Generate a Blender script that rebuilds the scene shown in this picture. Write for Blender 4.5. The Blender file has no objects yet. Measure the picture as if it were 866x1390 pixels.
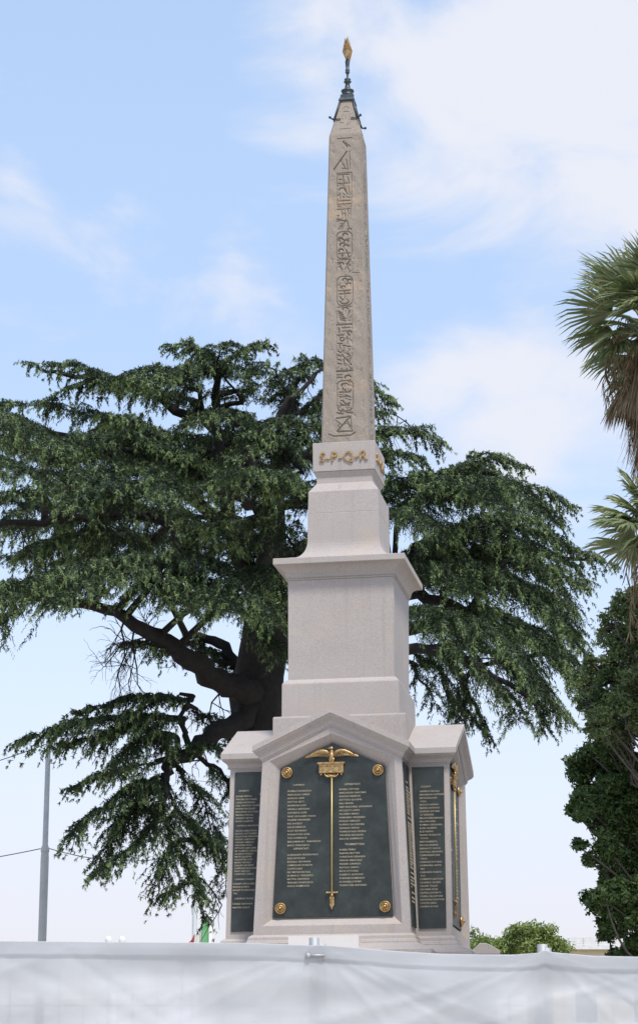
import bpy, math, random
import numpy as np
from mathutils import Vector, Matrix
random.seed(7); rng = np.random.default_rng(11)
sc = bpy.context.scene; C = sc.collection
R = math.radians
# ------------------------------------------------------------------ camera
EYE = 1.4; TH = 0.274641; F = 3112.4
cd = bpy.data.cameras.new('camera'); cam = bpy.data.objects.new('camera', cd); C.objects.link(cam)
cam.location = (0, 0, EYE); cam.rotation_euler = (math.pi/2+TH, 0, 0)
cd.sensor_fit = 'VERTICAL'; cd.sensor_height = 24; cd.sensor_width = 24; cd.lens = F*24/1390
cd.clip_end = 20000; cd.clip_start = 0.1
cd.dof.use_dof = False
sc.camera = cam
cT, sT = math.cos(TH), math.sin(TH)
def ray(px, py):
    u = (px-433)/F; v = (695-py)/F
    return np.array([u, cT-v*sT, sT+v*cT])
def P(px, py, Y):
    r = ray(px, py); p = r*(Y/r[1]); p[2] += EYE
    return p
# ------------------------------------------------------------------ materials
def nmat(name):
    m = bpy.data.materials.new(name); m.use_nodes = True
    nt = m.node_tree; b = nt.nodes['Principled BSDF']
    return m, nt, b
def N(nt, t, **k):
    n = nt.nodes.new(t)
    for a, v in k.items():
        if a in n.inputs: n.inputs[a].default_value = v
        else: setattr(n, a, v)
    return n
def ramp(nt, fac, stops):
    r = nt.nodes.new('ShaderNodeValToRGB'); e = r.color_ramp.elements
    e[0].position, e[0].color = stops[0][0], (*stops[0][1], 1)
    e[1].position, e[1].color = stops[-1][0], (*stops[-1][1], 1)
    for p, c in stops[1:-1]:
        x = e.new(p); x.color = (*c, 1)
    nt.links.new(fac, r.inputs[0]); return r.outputs[0]
def mix(nt, a, b, f, mode='MIX'):
    m = nt.nodes.new('ShaderNodeMix'); m.data_type = 'RGBA'; m.blend_type = mode
    for s, v in ((m.inputs[0], f), (m.inputs[6], a), (m.inputs[7], b)):
        if isinstance(v, (int, float)): s.default_value = v
        elif isinstance(v, tuple): s.default_value = (*v, 1)
        else: nt.links.new(v, s)
    return m.outputs[2]
def noise(nt, scale, detail=4, rough=.55, vec=None, dist=0):
    n = nt.nodes.new('ShaderNodeTexNoise'); n.inputs['Scale'].default_value = scale
    n.inputs['Detail'].default_value = detail; n.inputs['Roughness'].default_value = rough
    n.inputs['Distortion'].default_value = dist
    nt.links.new(vec or coord(nt), n.inputs['Vector']); return n.outputs['Fac']
def coord(nt, scale=None):
    for n in nt.nodes:
        if n.type == 'TEX_COORD': break
    else: n = nt.nodes.new('ShaderNodeTexCoord')
    o = n.outputs['Object']
    if scale:
        mp = nt.nodes.new('ShaderNodeMapping'); mp.inputs['Scale'].default_value = scale
        nt.links.new(o, mp.inputs['Vector']); o = mp.outputs[0]
    return o
def bump(nt, b, h, s, d=.01):
    n = nt.nodes.new('ShaderNodeBump'); n.inputs['Strength'].default_value = s; n.inputs['Distance'].default_value = d
    nt.links.new(h, n.inputs['Height']); nt.links.new(n.outputs[0], b.inputs['Normal'])
def granite(name, base, dark, light, warm, ramt=.25, stain=.5):
    m, nt, b = nmat(name)
    sp = noise(nt, 62, 3, .8)
    c = ramp(nt, sp, [(.30, dark), (.46, base), (.56, base), (.72, light)])
    big = ramp(nt, noise(nt, .9, 5, .6), [(.3, (0.93, .92, .91)), (.7, (1.06, 1.05, 1.04))])
    c = mix(nt, c, big, 1.0, 'MULTIPLY')
    # rusty-yellow weather stains with patches of their own
    st = ramp(nt, noise(nt, 1.0, 6, .62, coord(nt, (1.6, 1.6, 2.6))), [(.56, (0, 0, 0)), (.74, (1, 1, 1))])
    f = N(nt, 'ShaderNodeMath', operation='MULTIPLY'); nt.links.new(st, f.inputs[0]); f.inputs[1].default_value = stain
    c = mix(nt, c, warm, f.outputs[0])
    # thin vertical rain streaks
    rs = ramp(nt, noise(nt, 1.0, 4, .6, coord(nt, (9, 9, .35))), [(.58, (1, 1, 1)), (.75, (.84, .83, .82))])
    c = mix(nt, c, rs, .8, 'MULTIPLY')
    nt.links.new(c, b.inputs['Base Color']); b.inputs['Roughness'].default_value = .72
    bump(nt, b, sp, .25, .004)
    return m
M = {}
M['stone'] = granite('pink_granite', (.368, .330, .308), (.26, .23, .215), (.465, .425, .40), (.44, .355, .26), stain=.5)
M['obelisk'] = granite('old_granite', (.262, .222, .182), (.115, .098, .082), (.42, .365, .305), (.40, .29, .19), stain=.75)
M['marble'] = granite('pale_marble', (.62, .59, .57), (.55, .52, .5), (.7, .68, .66), (.5, .45, .4), stain=.2)
M['wallstone'] = granite('grey_stone', (.36, .33, .31), (.25, .23, .22), (.45, .42, .4), (.36, .32, .26))
def simple(name, col, rough=.6, metal=0, var=.12, sc_=6, bmp=0):
    m, nt, b = nmat(name)
    n = noise(nt, sc_, 5, .6)
    c = ramp(nt, n, [(.3, tuple(x*(1-var) for x in col)), (.7, tuple(min(1, x*(1+var)) for x in col))])
    nt.links.new(c, b.inputs['Base Color']); b.inputs['Roughness'].default_value = rough; b.inputs['Metallic'].default_value = metal
    if bmp: bump(nt, b, noise(nt, sc_*4, 3), bmp, .005)
    return m
m, nt, b = nmat('patinated_bronze')
c = ramp(nt, noise(nt, 3.5, 6, .65), [(.3, (.017, .022, .021)), (.5, (.030, .037, .035)), (.62, (.040, .049, .045)), (.78, (.062, .078, .070))])
nt.links.new(c, b.inputs['Base Color']); b.inputs['Metallic'].default_value = .35; b.inputs['Roughness'].default_value = .5
bump(nt, b, noise(nt, 30, 3), .15, .003); M['bronze'] = m
m, nt, b = nmat('gilding')
c = ramp(nt, noise(nt, 25, 4, .6), [(.3, (.24, .14, .055)), (.5, (.42, .27, .115)), (.7, (.58, .42, .22))])
nt.links.new(c, b.inputs['Base Color']); b.inputs['Metallic'].default_value = .75; b.inputs['Roughness'].default_value = .42; M['gold'] = m
M['letter'] = simple('gilt_lettering', (.44, .38, .27), .55, .2, .25, 20)
M['rod'] = simple('polished_brass', (.46, .37, .15), .45, .5, .1)
M['iron'] = simple('dark_iron', (.055, .068, .075), .5, .6, .3, 20)
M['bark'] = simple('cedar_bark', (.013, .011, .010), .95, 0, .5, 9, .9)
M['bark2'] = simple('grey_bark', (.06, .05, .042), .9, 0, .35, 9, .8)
M['pole'] = simple('galvanised_steel', (.42, .44, .45), .6, .0, .1, 3)
M['galv'] = simple('zinc_steel', (.36, .37, .38), .6, .5, .15, 8)
M['wire'] = simple('black_cable', (.03, .03, .03), .7)
M['white'] = simple('white_paint', (.75, .75, .74), .5, 0, .05)
M['concrete'] = simple('concrete', (.33, .32, .30), .9, 0, .2, 5, .3)
M['cream'] = simple('cream_render', (.62, .52, .36), .9, 0, .06, 1)
M['glass'] = simple('dark_glass', (.04, .05, .06), .15)
M['roofw'] = simple('roof_rail_paint', (.62, .62, .60), .6)
M['ground'] = simple('dry_ground', (.30, .27, .20), .95, 0, .3, .6, .3)
M['asphalt'] = simple('asphalt', (.055, .055, .056), .95, 0, .2, 3, .3)
M['paving'] = simple('pale_paving', (.52, .48, .43), .85, 0, .2, 2, .3)
M['skirt'] = simple('dead_fronds', (.17, .125, .08), .95, 0, .45, 5)
def foliage(name, cols, trans=.25, scale=.8, rough=.55, tcol=None):
    m, nt, b = nmat(name)
    g = N(nt, 'ShaderNodeNewGeometry')
    f = N(nt, 'ShaderNodeMath', operation='MULTIPLY_ADD'); nt.links.new(g.outputs['Random Per Island'], f.inputs[0])
    f.inputs[1].default_value = .5
    n = noise(nt, scale, 4, .6)
    n2 = N(nt, 'ShaderNodeMath', operation='MULTIPLY_ADD'); nt.links.new(n, n2.inputs[0]); n2.inputs[1].default_value = 1.1; n2.inputs[2].default_value = -.3
    nt.links.new(n2.outputs[0], f.inputs[2])
    c = ramp(nt, f.outputs[0], [(.15, cols[0]), (.5, cols[1]), (.9, cols[2])])
    nt.links.new(c, b.inputs['Base Color']); b.inputs['Roughness'].default_value = rough
    b.inputs['Specular IOR Level'].default_value = .3
    t = N(nt, 'ShaderNodeBsdfTranslucent'); nt.links.new(mix(nt, c, tcol or (1.0, 1.1, .6), 1, 'MULTIPLY'), t.inputs['Color'])
    ms = N(nt, 'ShaderNodeMixShader'); ms.inputs[0].default_value = trans
    nt.links.new(b.outputs[0], ms.inputs[1]); nt.links.new(t.outputs[0], ms.inputs[2])
    nt.links.new(ms.outputs[0], nt.nodes['Material Output'].inputs['Surface'])
    return m
M['cedar'] = foliage('cedar_needles', [(.012, .025, .010), (.029, .050, .021), (.068, .102, .040)], .08, .9)
M['young_lit'] = foliage('sunlit_young_cedar_shoots', [(.10, .15, .052), (.15, .21, .08), (.23, .30, .12)], .15, .9)  # new growth, made paler to paint light onto the spray tips
M['leafdark'] = foliage('glossy_dark_leaves', [(.035, .065, .020), (.070, .118, .038), (.135, .195, .075)], .28, 1.2, .4)
M['leafpale'] = foliage('pale_green_leaves', [(.07, .105, .045), (.12, .165, .07), (.20, .25, .12)], .4, 1.2)
M['pine'] = foliage('pine_needles', [(.12, .165, .045), (.19, .245, .07), (.28, .34, .13)], .25, .6)
M['palm'] = foliage('palm_fronds', [(.080, .110, .050), (.15, .185, .085), (.30, .30, .17)], .2, 1.3, .45)
M['deadleaf'] = foliage('dead_palm_leaf', [(.14, .10, .06), (.22, .165, .10), (.34, .27, .18)], .15, 2, .9, (1, .9, .7))
# ------------------------------------------------------------------ mesh helpers
def setprops(o, label=None, cat=None, group=None, kind=None):
    for k, v in (('label', label), ('category', cat), ('group', group), ('kind', kind)):
        if v: o[k] = v
    return o
def thing(name, loc, label, cat, group=None, rz=0):
    o = bpy.data.objects.new(name, None); C.objects.link(o); o.location = loc; o.rotation_euler = (0, 0, rz)
    o.empty_display_size = .2
    return setprops(o, label, cat, group)
def origin(parent):
    w = Matrix.Identity(4); o = parent
    while o: w = (Matrix.Translation(o.location) @ o.rotation_euler.to_matrix().to_4x4()) @ w; o = o.parent
    return w
class MB:
    def __init__(s): s.v = []; s.f = []; s.sm = []
    def add(s, v, f, smooth=False):
        o = len(s.v); s.v += [tuple(map(float, q)) for q in v]; s.f += [tuple(i+o for i in q) for q in f]; s.sm += [smooth]*len(f); return s
    def box(s, x0, x1, y0, y1, z0, z1):
        v = [(x, y, z) for z in (z0, z1) for y in (y0, y1) for x in (x0, x1)]
        return s.add(v, [(0, 2, 3, 1), (4, 5, 7, 6), (0, 1, 5, 4), (2, 6, 7, 3), (0, 4, 6, 2), (1, 3, 7, 5)])
    def lathe(s, prof, c=(0, 0, 0), n=20, smooth=True):
        v = []; f = []
        for r, z in prof:
            for i in range(n):
                a = 2*math.pi*i/n; v.append((c[0]+r*math.cos(a), c[1]+r*math.sin(a), c[2]+z))
        for k in range(len(prof)-1):
            for i in range(n):
                j = (i+1) % n; f.append((k*n+i, k*n+j, (k+1)*n+j, (k+1)*n+i))
        f.append(tuple(range(n))[::-1]); f.append(tuple((len(prof)-1)*n+i for i in range(n)))
        return s.add(v, f, smooth)
    def sqstack(s, prof, caps=True):          # square lathe: (half width, z)
        v = []; f = []
        for w, z in prof: v += [(-w, -w, z), (w, -w, z), (w, w, z), (-w, w, z)]
        for k in range(len(prof)-1):
            for i in range(4):
                j = (i+1) % 4; f.append((4*k+i, 4*k+j, 4*k+4+j, 4*k+4+i))
        if caps: f.append((3, 2, 1, 0)); k = 4*(len(prof)-1); f.append((k, k+1, k+2, k+3))
        return s.add(v, f)
    def tube(s, pts, rad, n=8, jag=0):
        pts = [Vector(p) for p in pts]
        if not hasattr(rad, '__len__'): rad = [rad]*len(pts)
        v = []; f = []; ref = None
        for i, p in enumerate(pts):
            t = (pts[min(i+1, len(pts)-1)]-pts[max(i-1, 0)])
            if t.length < 1e-9: t = Vector((0, 0, 1))
            t.normalize()
            if ref is None: ref = Vector((1, 0, 0)) if abs(t.x) < .8 else Vector((0, 1, 0))
            a = (ref - t*ref.dot(t)).normalized(); b = t.cross(a); ref = a
            for k in range(n):
                an = 2*math.pi*k/n; r = rad[i]*(1+(random.uniform(-jag, jag) if jag else 0))
                v.append(p+a*math.cos(an)*r+b*math.sin(an)*r)
        for i in range(len(pts)-1):
            for k in range(n):
                j = (k+1) % n; f.append((i*n+k, i*n+j, (i+1)*n+j, (i+1)*n+k))
        f.append(tuple(range(n))[::-1]); f.append(tuple((len(pts)-1)*n+k for k in range(n)))
        return s.add(v, f, True)
    def ball(s, c, r, n=12, m=8, sq=(1, 1, 1), rot=None):
        v = []; f = []
        for i in range(m+1):
            a = math.pi*i/m
            for k in range(n):
                b_ = 2*math.pi*k/n
                q = Vector((r*math.sin(a)*math.cos(b_)*sq[0], r*math.sin(a)*math.sin(b_)*sq[1], r*math.cos(a)*sq[2]))
                if rot: q = rot @ q
                v.append(q+Vector(c))
        for i in range(m):
            for k in range(n):
                j = (k+1) % n; f.append((i*n+k, (i+1)*n+k, (i+1)*n+j, i*n+j))
        return s.add(v, f, True)
    def prism(s, poly, y0, y1):               # polygon in (x,z) extruded along y
        n = len(poly); v = [(x, y0, z) for x, z in poly]+[(x, y1, z) for x, z in poly]
        f = [tuple(range(n)), tuple(range(2*n-1, n-1, -1))]+[(i, i+n, (i+1) % n+n, (i+1) % n) for i in range(n)]
        return s.add(v, f)
    def xf(s, mat):
        s.v = [tuple(mat @ Vector(q)) for q in s.v]; return s
    def build(s, name, mat, parent=None, world=False):
        me = bpy.data.meshes.new(name)
        v = s.v
        if world and parent:
            inv = origin(parent).inverted(); v = [tuple(inv @ Vector(q)) for q in v]
        me.from_pydata(v, [], s.f)
        me.polygons.foreach_set('use_smooth', s.sm); me.validate(); me.update()
        if mat: me.materials.append(mat)
        o = bpy.data.objects.new(name, me); C.objects.link(o); o.parent = parent
        return o
def bigmesh(name, V, nper, mat, parent=None):
    """V: (n, nper, 3) separate polygons, world coordinates"""
    V = np.asarray(V, dtype=np.float64).reshape(-1, nper, 3); n = len(V); V = V.reshape(-1, 3)
    if parent:
        w = np.array(origin(parent).inverted()); V = V @ w[:3, :3].T + w[:3, 3]
    me = bpy.data.meshes.new(name)
    me.vertices.add(n*nper); me.vertices.foreach_set('co', V.astype(np.float32).ravel())
    me.loops.add(n*nper); me.loops.foreach_set('vertex_index', np.arange(n*nper, dtype=np.int32))
    me.polygons.add(n); me.polygons.foreach_set('loop_start', np.arange(0, n*nper, nper, dtype=np.int32))
    me.polygons.foreach_set('loop_total', np.full(n, nper, dtype=np.int32))
    me.update(calc_edges=True); me.materials.append(mat)
    o = bpy.data.objects.new(name, me); C.objects.link(o); o.parent = parent
    return o
def bevel(o, w=.01, seg=2):
    md = o.modifiers.new('bevel', 'BEVEL'); md.width = w; md.segments = seg; md.limit_method = 'ANGLE'; md.angle_limit = R(40)
    return o
def textmesh(name, body, size, mat, parent, extr=.004, spacing=1.0, line=1.0, align='LEFT', bold=0, sx=1):
    cu = bpy.data.curves.new(name, 'FONT'); cu.body = body; cu.size = size; cu.extrude = extr; cu.resolution_u = 2
    cu.space_character = spacing; cu.space_line = line; cu.align_x = align; cu.offset = bold
    t = bpy.data.objects.new(name+'_src', cu); C.objects.link(t)
    dg = bpy.context.evaluated_depsgraph_get(); dg.update()
    me = bpy.data.meshes.new_from_object(t.evaluated_get(dg)); bpy.data.objects.remove(t)
    me.transform(Matrix.Diagonal((sx, 1, 1, 1)) if sx != 1 else Matrix.Identity(4))
    me.transform(Matrix.Rotation(math.pi/2, 4, 'X'))     # stands upright, faces -Y
    me.materials.clear(); me.materials.append(mat); me.name = name
    o = bpy.data.objects.new(name, me); C.objects.link(o); o.parent = parent
    return o
# ================================================================== MONUMENT
MX, MY, PSI = .436, 32.0, -R(10.17)
E0 = EYE                                           # heights below are measured above eye level
mon = thing('war_memorial', (MX, MY, 0), 'tall hieroglyph-carved obelisk on pale granite pedestal with bronze name plaques, gold star on top', 'monument', rz=PSI)
Z = lambda z: z+E0
# steps
mb = MB()
for i, (w, z0, z1) in enumerate([(4.2, -.02, .35), (3.7, .35, .72), (3.2, .72, 1.10), (2.75, 1.10, 1.5), (2.3, 1.5, 2.2)]):
    mb.box(-w, w, -w, w, z0, z1)
bevel(mb.build('stepped_base', M['stone'], mon), .015)
def cross_loop(A, B, z):                           # greek cross outline, 12 points, CCW from front-left
    return [(-B, -A, z), (B, -A, z), (B, -B, z), (A, -B, z), (A, B, z), (B, B, z), (B, A, z), (-B, A, z), (-B, B, z), (-A, B, z), (-A, -B, z), (-B, -B, z)]
def cross_stack(prof):
    v = []; f = []
    for A, B, z in prof: v += cross_loop(A, B, z)
    for k in range(len(prof)-1):
        for i in range(12):
            j = (i+1) % 12; f.append((12*k+i, 12*k+j, 12*k+12+j, 12*k+12+i))
    f.append(tuple(range(11, -1, -1))); k = 12*(len(prof)-1); f.append(tuple(range(k, k+12)))
    return MB().add(v, f)
pl = [(.30, 2.2-E0), (.30, 2.60), (.285, 2.615), (.13, 2.685), (.095, 2.70), (.095, 2.722), (.08, 2.73), (.08, 2.742), (.065, 2.755), (.06, 2.80), (.045, 2.812), (.03, 2.82), (.02, 2.832), (-.05, 2.834)]
bevel(cross_stack([(1.53+d, 1.052+d, Z(z)) for d, z in pl]).build('plinth', M['stone'], mon), .004, 1)
MB().box(-.53, .40, -1.79, -1.60, Z(2.58), Z(2.79)).build('marble_slab', M['marble'], mon)['label'] = 'newer pale slab set into the front of the plinth'
# --- walls of the four arms
WB, WT = 2.832, 5.205
Ab, At, Bb, Bt = 1.529, 1.509, 1.051, .944
OP = [(-.935, 2.95), (.935, 2.95), (.848, 5.15), (0, 5.505), (-.848, 5.15)]          # opening on the gable end
PLQ = [(-.812, 3.06), (.812, 3.06), (.714, 5.062), (0, 5.39), (-.714, 5.062)]        # recess floor
def dist_at(z): return Ab+(At-Ab)*min(1, (z-WB)/(WT-WB))
OUT = [(-Bb, WB), (Bb, WB), (Bt, WT), (0, 5.64), (-Bt, WT)]
def arm_wall():
    mb = MB(); v = []; f = []
    out = [(x, -dist_at(z), Z(z)) for x, z in OUT]; opn = [(x, -dist_at(z), Z(z)) for x, z in OP]
    sub = [((x0+(x1-x0)*.55), -1.455, Z(z0+(z1-z0)*.55)) for (x0, z0), (x1, z1) in zip(OP, PLQ)]
    flo = [(x, -1.40, Z(z)) for x, z in PLQ]
    v = out+opn+sub+flo
    for k in (0, 5, 10):
        for i in range(5):
            j = (i+1) % 5; f.append((k+i, k+j, k+5+j, k+5+i))
    f.append((15, 16, 17, 18, 19))
    # sides
    b = [(-Bb, -.9, Z(WB)), (Bb, -.9, Z(WB)), (Bt, -.9, Z(WT)), (0, -.9, Z(5.64)), (-Bt, -.9, Z(WT))]
    v += b
    for i in range(5):
        j = (i+1) % 5; f.append((i, 20+i, 20+j, j))
    mb.add(v, f); return mb
# --- gabled roofs with raking cornice
RST = [(1.065, 1.621, 5.345, 5.848), (1.065, 1.621, 5.270, 5.770), (1.052, 1.610, 5.266, 5.765), (1.050, 1.608, 5.252, 5.750), (1.030, 1.590, 5.236, 5.728), (1.004, 1.567, 5.222, 5.706), (.985, 1.548, 5.205, 5.682),
       (.975, 1.540, 5.180, 5.652), (.972, 1.536, 5.160, 5.630), (.958, 1.524, 5.157, 5.626), (.957, 1.522, 5.140, 5.606), (.935, 1.45, 5.138, 5.60)]
def arm_roof():
    v = []; f = []; n = 5
    for e, d, ze, za in RST:
        v += [(-e, 0, Z(ze)), (-e, -d, Z(ze)), (0, -d, Z(za)), (e, -d, Z(ze)), (e, 0, Z(ze))]
    for k in range(len(RST)-1):
        for i in range(4): f.append((k*n+i+1, k*n+i, (k+1)*n+i, (k+1)*n+i+1))
    v.append((0, 0, Z(RST[0][3]))); r = len(v)-1
    f += [(0, 1, 2, r), (r, 2, 3, 4)]
    return MB().add(v, f)
wall_o = arm_wall().build('gabled_wall', M['stone'], mon)
roof_o = arm_roof().build('gabled_roof', M['stone'], mon)
for q in range(1, 4):
    for o in (wall_o, roof_o):
        c = o.copy(); C.objects.link(c); c.rotation_euler = (0, 0, q*math.pi/2); c.parent = mon
# --- front plaque with its fittings (built for the front, copied to the other three sides)
left_col = '''MORELLI DOMENICO
MARCOLINI CARLO
MORONI LUIGI
MOTTINI SETTI
MARMONI LUIGI
NOVELLI ANTONIO
CAPORALE LUIGI
PANE GIROLAMO MARIO
PALMERI VINCENZO
RISI ANGELO
RISI DOMENICO
SALVI GIOVANNI
SPALMATURA LUIGI
TOSI DOMENICO
BERGAMINI RIC. FRANCESCO
BASSO FRANCESCO'''
left_col2 = '''ALESSANDRI FERDINANDO
BOSI ANTONIO
BONOLA GIOVANNI
CAMERANO ERNESTO
CONTI LUIGI
DE SIMONE NICOLA
DI MARCO VINCENZO
MATTIA GIOVANNI
FERRARO FRANCESCO
GALLO DOMENICO'''
right_col = '''MORALI VITTORE
MARCHESINI GIACOMO
MARTINI ERNESTO
MATTEINI GIUSEPPE
MELI RENZO
NEPI MARCHESE LEONARDO
NICOLETTI ANTO
PALOMBA MARIO
ROMANINI VINCENZO
RINALDI AMADEO
RUFFINO SALVADORE
SERRANO PIETRO
TRAMONTANO PIETRO
TRAVERSI GIOVANNI
ZUCCHI DOMENICO'''
right_col2 = '''AURELI PRIMO
BARDINI MATTEO
CHRISTIANI GERARDO
FERRARI EMANUELE
FERRERI CARMELO
ROTOLO SANTO
RICCI VITTORIO
ROBERTO ANTONIO
SCIMONE DOMENICO
SCARABELLI PRIMO
TROVATORE ANTONIO'''
def plaque(q):
    yb = -1.44
    mb = MB().prism([(x*.992, Z(z)+(.006 if z < 4 else -.006)) for x, z in PLQ], yb, -1.401)
    p = mb.build('bronze_plaque', M['bronze'], mon); bevel(p, .006)
    def col(txt, x, ztop, zbot, size=.031):
        n = txt.count('\n')+1
        pitch = (ztop-zbot)/(n-1) if n > 1 else .04
        t = textmesh('inscription', txt, size, M['letter'], p, .002, 1.12, pitch/size, bold=.0003)
        t.location = (x, yb-.003, Z(ztop)-size*.33)
    col('CAPORALI', -.535, 4.828, 4.8, .030); col(left_col, -.613, 4.745, 4.018)
    col('APPUNTATI', -.53, 3.972, 3.9, .036); col(left_col2, -.612, 3.891, 3.478)
    col('APPUNTATI', .165, 4.818, 4.8, .036); col(right_col, .09, 4.751, 4.09)
    col('TROMBETTIERI', .165, 4.015, 4.0, .036); col(right_col2, .09, 3.945, 3.474)
    for x, z in ((-.618, 4.995), (.618, 4.995), (-.70, 3.185), (.70, 3.185)):
        b = MB().lathe([(0, 0), (.074, 0), (.077, .016), (.070, .030), (.062, .030), (.056, .014), (.050, .014), (.046, .034), (.038, .044), (.032, .040), (.027, .030), (.022, .034), (.020, .054), (.010, .066), (0, .068)], n=20)
        b.xf(Matrix.Translation((x, yb-.001, Z(z))) @ Matrix.Rotation(math.pi/2, 4, 'X'))
        b.build('rosette', M['gold'], p)
    # rod and arrow-head
    MB().tube([(-.006, yb-.028, Z(3.38)), (-.006, yb-.028, Z(4.93))], .0115, 10).build('standard_rod', M['rod'], p)
    k = MB(); x = -.006
    k.box(x-.066, x+.066, yb-.042, yb-.012, Z(3.372), Z(3.390))
    k.ball((x-.07, yb-.027, Z(3.381)), .014); k.ball((x+.07, yb-.027, Z(3.381)), .014)
    k.lathe([(0, 0), (.018, 0), (.022, .02), (.014, .04)], (x, yb-.027, Z(3.33)), 10)
    k.prism([(x-.032, Z(3.322)), (x-.026, Z(3.25)), (x-.032, Z(3.225)), (x, Z(3.155)), (x+.032, Z(3.225)), (x+.026, Z(3.25)), (x+.032, Z(3.322)), (x+.015, Z(3.327)), (x, Z(3.318)), (x-.015, Z(3.327))], yb-.034, yb-.012)
    k.prism([(x-.008, Z(3.32)), (x, Z(3.175)), (x+.008, Z(3.32))], yb-.044, yb-.032)
    k.build('arrow_head', M['gold'], p)
    # tablet
    k = MB(); x = -.012; y = yb-.003
    k.box(x-.165, x+.165, y-.036, y, Z(4.972), Z(5.10)); k.box(x-.188, x+.188, y-.055, y, Z(5.098), Z(5.116)); k.box(x-.176, x+.176, y-.046, y, Z(5.085), Z(5.0975))
    for a, b_, c_, d_ in ((-.158, .158, 4.978, 4.988), (-.158, .158, 5.066, 5.076), (-.158, -.146, 4.989, 5.065), (.146, .158, 4.989, 5.065)):
        k.box(x+a, x+b_, y-.044, y-.034, Z(c_), Z(d_))
    for s in (-1, 1):
        k.ball((x+s*.138, y-.02, Z(4.955)), .018)
        k.tube([(x+s*t_, y-.022, Z(z_)) for t_, z_ in ((.09, 4.968), (.085, 4.945), (.055, 4.925), (.02, 4.925), (.006, 4.95))], [.012, .013, .014, .013, .01], 8)
        k.tube([(x+s*t_, y-.022, Z(z_)) for t_, z_ in ((.04, 4.968), (.05, 4.955), (.035, 4.943), (.026, 4.955))], .009, 6)
    k.ball((x+.004, y-.025, Z(4.925)), .022)
    k.build('tablet', M['gold'], p)
    tt = textmesh('tablet_lettering', 'S·P·Q·R', .062, M['rod'], p, .003, 1.1, align='CENTER'); tt.location = (x, y-.038, Z(5.005))
    # eagle
    k = MB(); x = -.005; y = yb-.04
    k.ball((x, y, Z(5.19)), .045, 14, 10, (.82, .75, 1.45))
    k.ball((x, y, Z(5.25)), .03, 12, 8, (.9, .8, 1.5))
    k.ball((x-.004, y-.008, Z(5.303)), .027, 12, 8, (1.1, .9, .9))
    k.tube([(x-.022, y-.01, Z(5.307)), (x-.042, y-.012, Z(5.303)), (x-.05, y-.012, Z(5.293))], [.012, .008, .002], 8)
    for s in (-1, 1):
        k.tube([(x+s*.018, y, Z(5.17)), (x+s*.022, y-.004, Z(5.14)), (x+s*.018, y-.008, Z(5.115))], [.024, .018, .012], 10)
        k.tube([(x+s*.018, y-.01, Z(5.12)), (x+s*.02, y-.03, Z(5.116))], [.01, .006], 6)
        # wing: shoulder arch then layered feathers
        arch = [(.03, 5.235), (.075, 5.262), (.125, 5.275), (.18, 5.268), (.235, 5.245), (.285, 5.218), (.315, 5.203)]
        k.tube([(x+s*a, y-.004, Z(b_)) for a, b_ in arch], [.018, .021, .021, .019, .016, .012, .006], 8)
        for i in range(11):
            t_ = i/10; a = .04+.235*t_; zz = 5.245+.025*math.sin(t_*3.0)-.028*t_
            ang = R(-70+48*t_); L = .062+.035*t_
            cx, cz = a+math.cos(ang)*L*.5, zz+math.sin(ang)*L*.5
            rot = Matrix.Rotation(-s*(ang) if s == 1 else ang, 3, 'Y')
            k.ball((x+s*cx, y+.004-.002*(i % 2), Z(cz)), L*.62, 8, 6, (1, .16, .24), rot)
        for i in range(7):
            t_ = i/6; a = .035+.16*t_; zz = 5.243+.022*math.sin(t_*2.6)
            ang = R(-75+40*t_); L = .04
            rot = Matrix.Rotation(-s*ang if s == 1 else ang, 3, 'Y')
            k.ball((x+s*(a+math.cos(ang)*L*.5), y-.010, Z(zz+math.sin(ang)*L*.5)), L*.62, 8, 5, (1, .25, .3), rot)
    k.prism([(x-.03, Z(5.115)), (x-.02, Z(5.17)), (x+.02, Z(5.17)), (x+.03, Z(5.115))], y+.01, y+.03)
    k.build('eagle', M['gold'], p)
    return p
pq = plaque(0)
def copy_tree(o, parent, rz=None):
    c = o.copy(); C.objects.link(c); c.parent = parent
    if rz is not None: c.rotation_euler = (0, 0, rz)
    for ch in list(o.children): copy_tree(ch, c)
    return c
for q in range(1, 4): copy_tree(pq, mon, q*math.pi/2)
# --- narrow plaques on the arm flanks (eight)
names_r = '''AMOROSI NICOLA
BERNARDINI ANTONIO
BERTANELLI NIC
 COLA
BIANCO ANDREA
FERRINI ANTONIO
GORDINI SETI MAS
 DI GABRIELE
BELLINI FERDINANDO
BELLONI LUIGI
BOMBINI GIROLAMO
BOSSI GIUSEPPE
BUZI PIETRO
BRUNO PAOLO AN
 TONIO
BERTINI BENITO
BUCOLI SAVERIO
BERNASCO PAOLO
CANTELLI GENNARO
CAMPAGNINI GAE
 TANO
CARBONI VITTORIO
CAMPANELLI ANTO
 NIO
CHERUBINI FRANCE
 SCO
CORRENTI ANTONIO
CAVARRO ORAZIO
CALIARI TULLIO
CALABRIA ROSA
CAPPELLI DONATO
CARELLI SALVATORE
GIOVANNI CANTONE
CAPUTO GINO
CANEVA PAOLO'''
names_l1 = '''BIONDI PIETRO
PAVONE GIOVANNI
CARDI VINCENZO
DELL OMODAR FRANCESCO
BORINI VINCENZO
MONTORSI ANTONIO
MARIELLI PAOLO
GARDINI PIETRO
RAVINI ALBERTO'''
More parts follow.
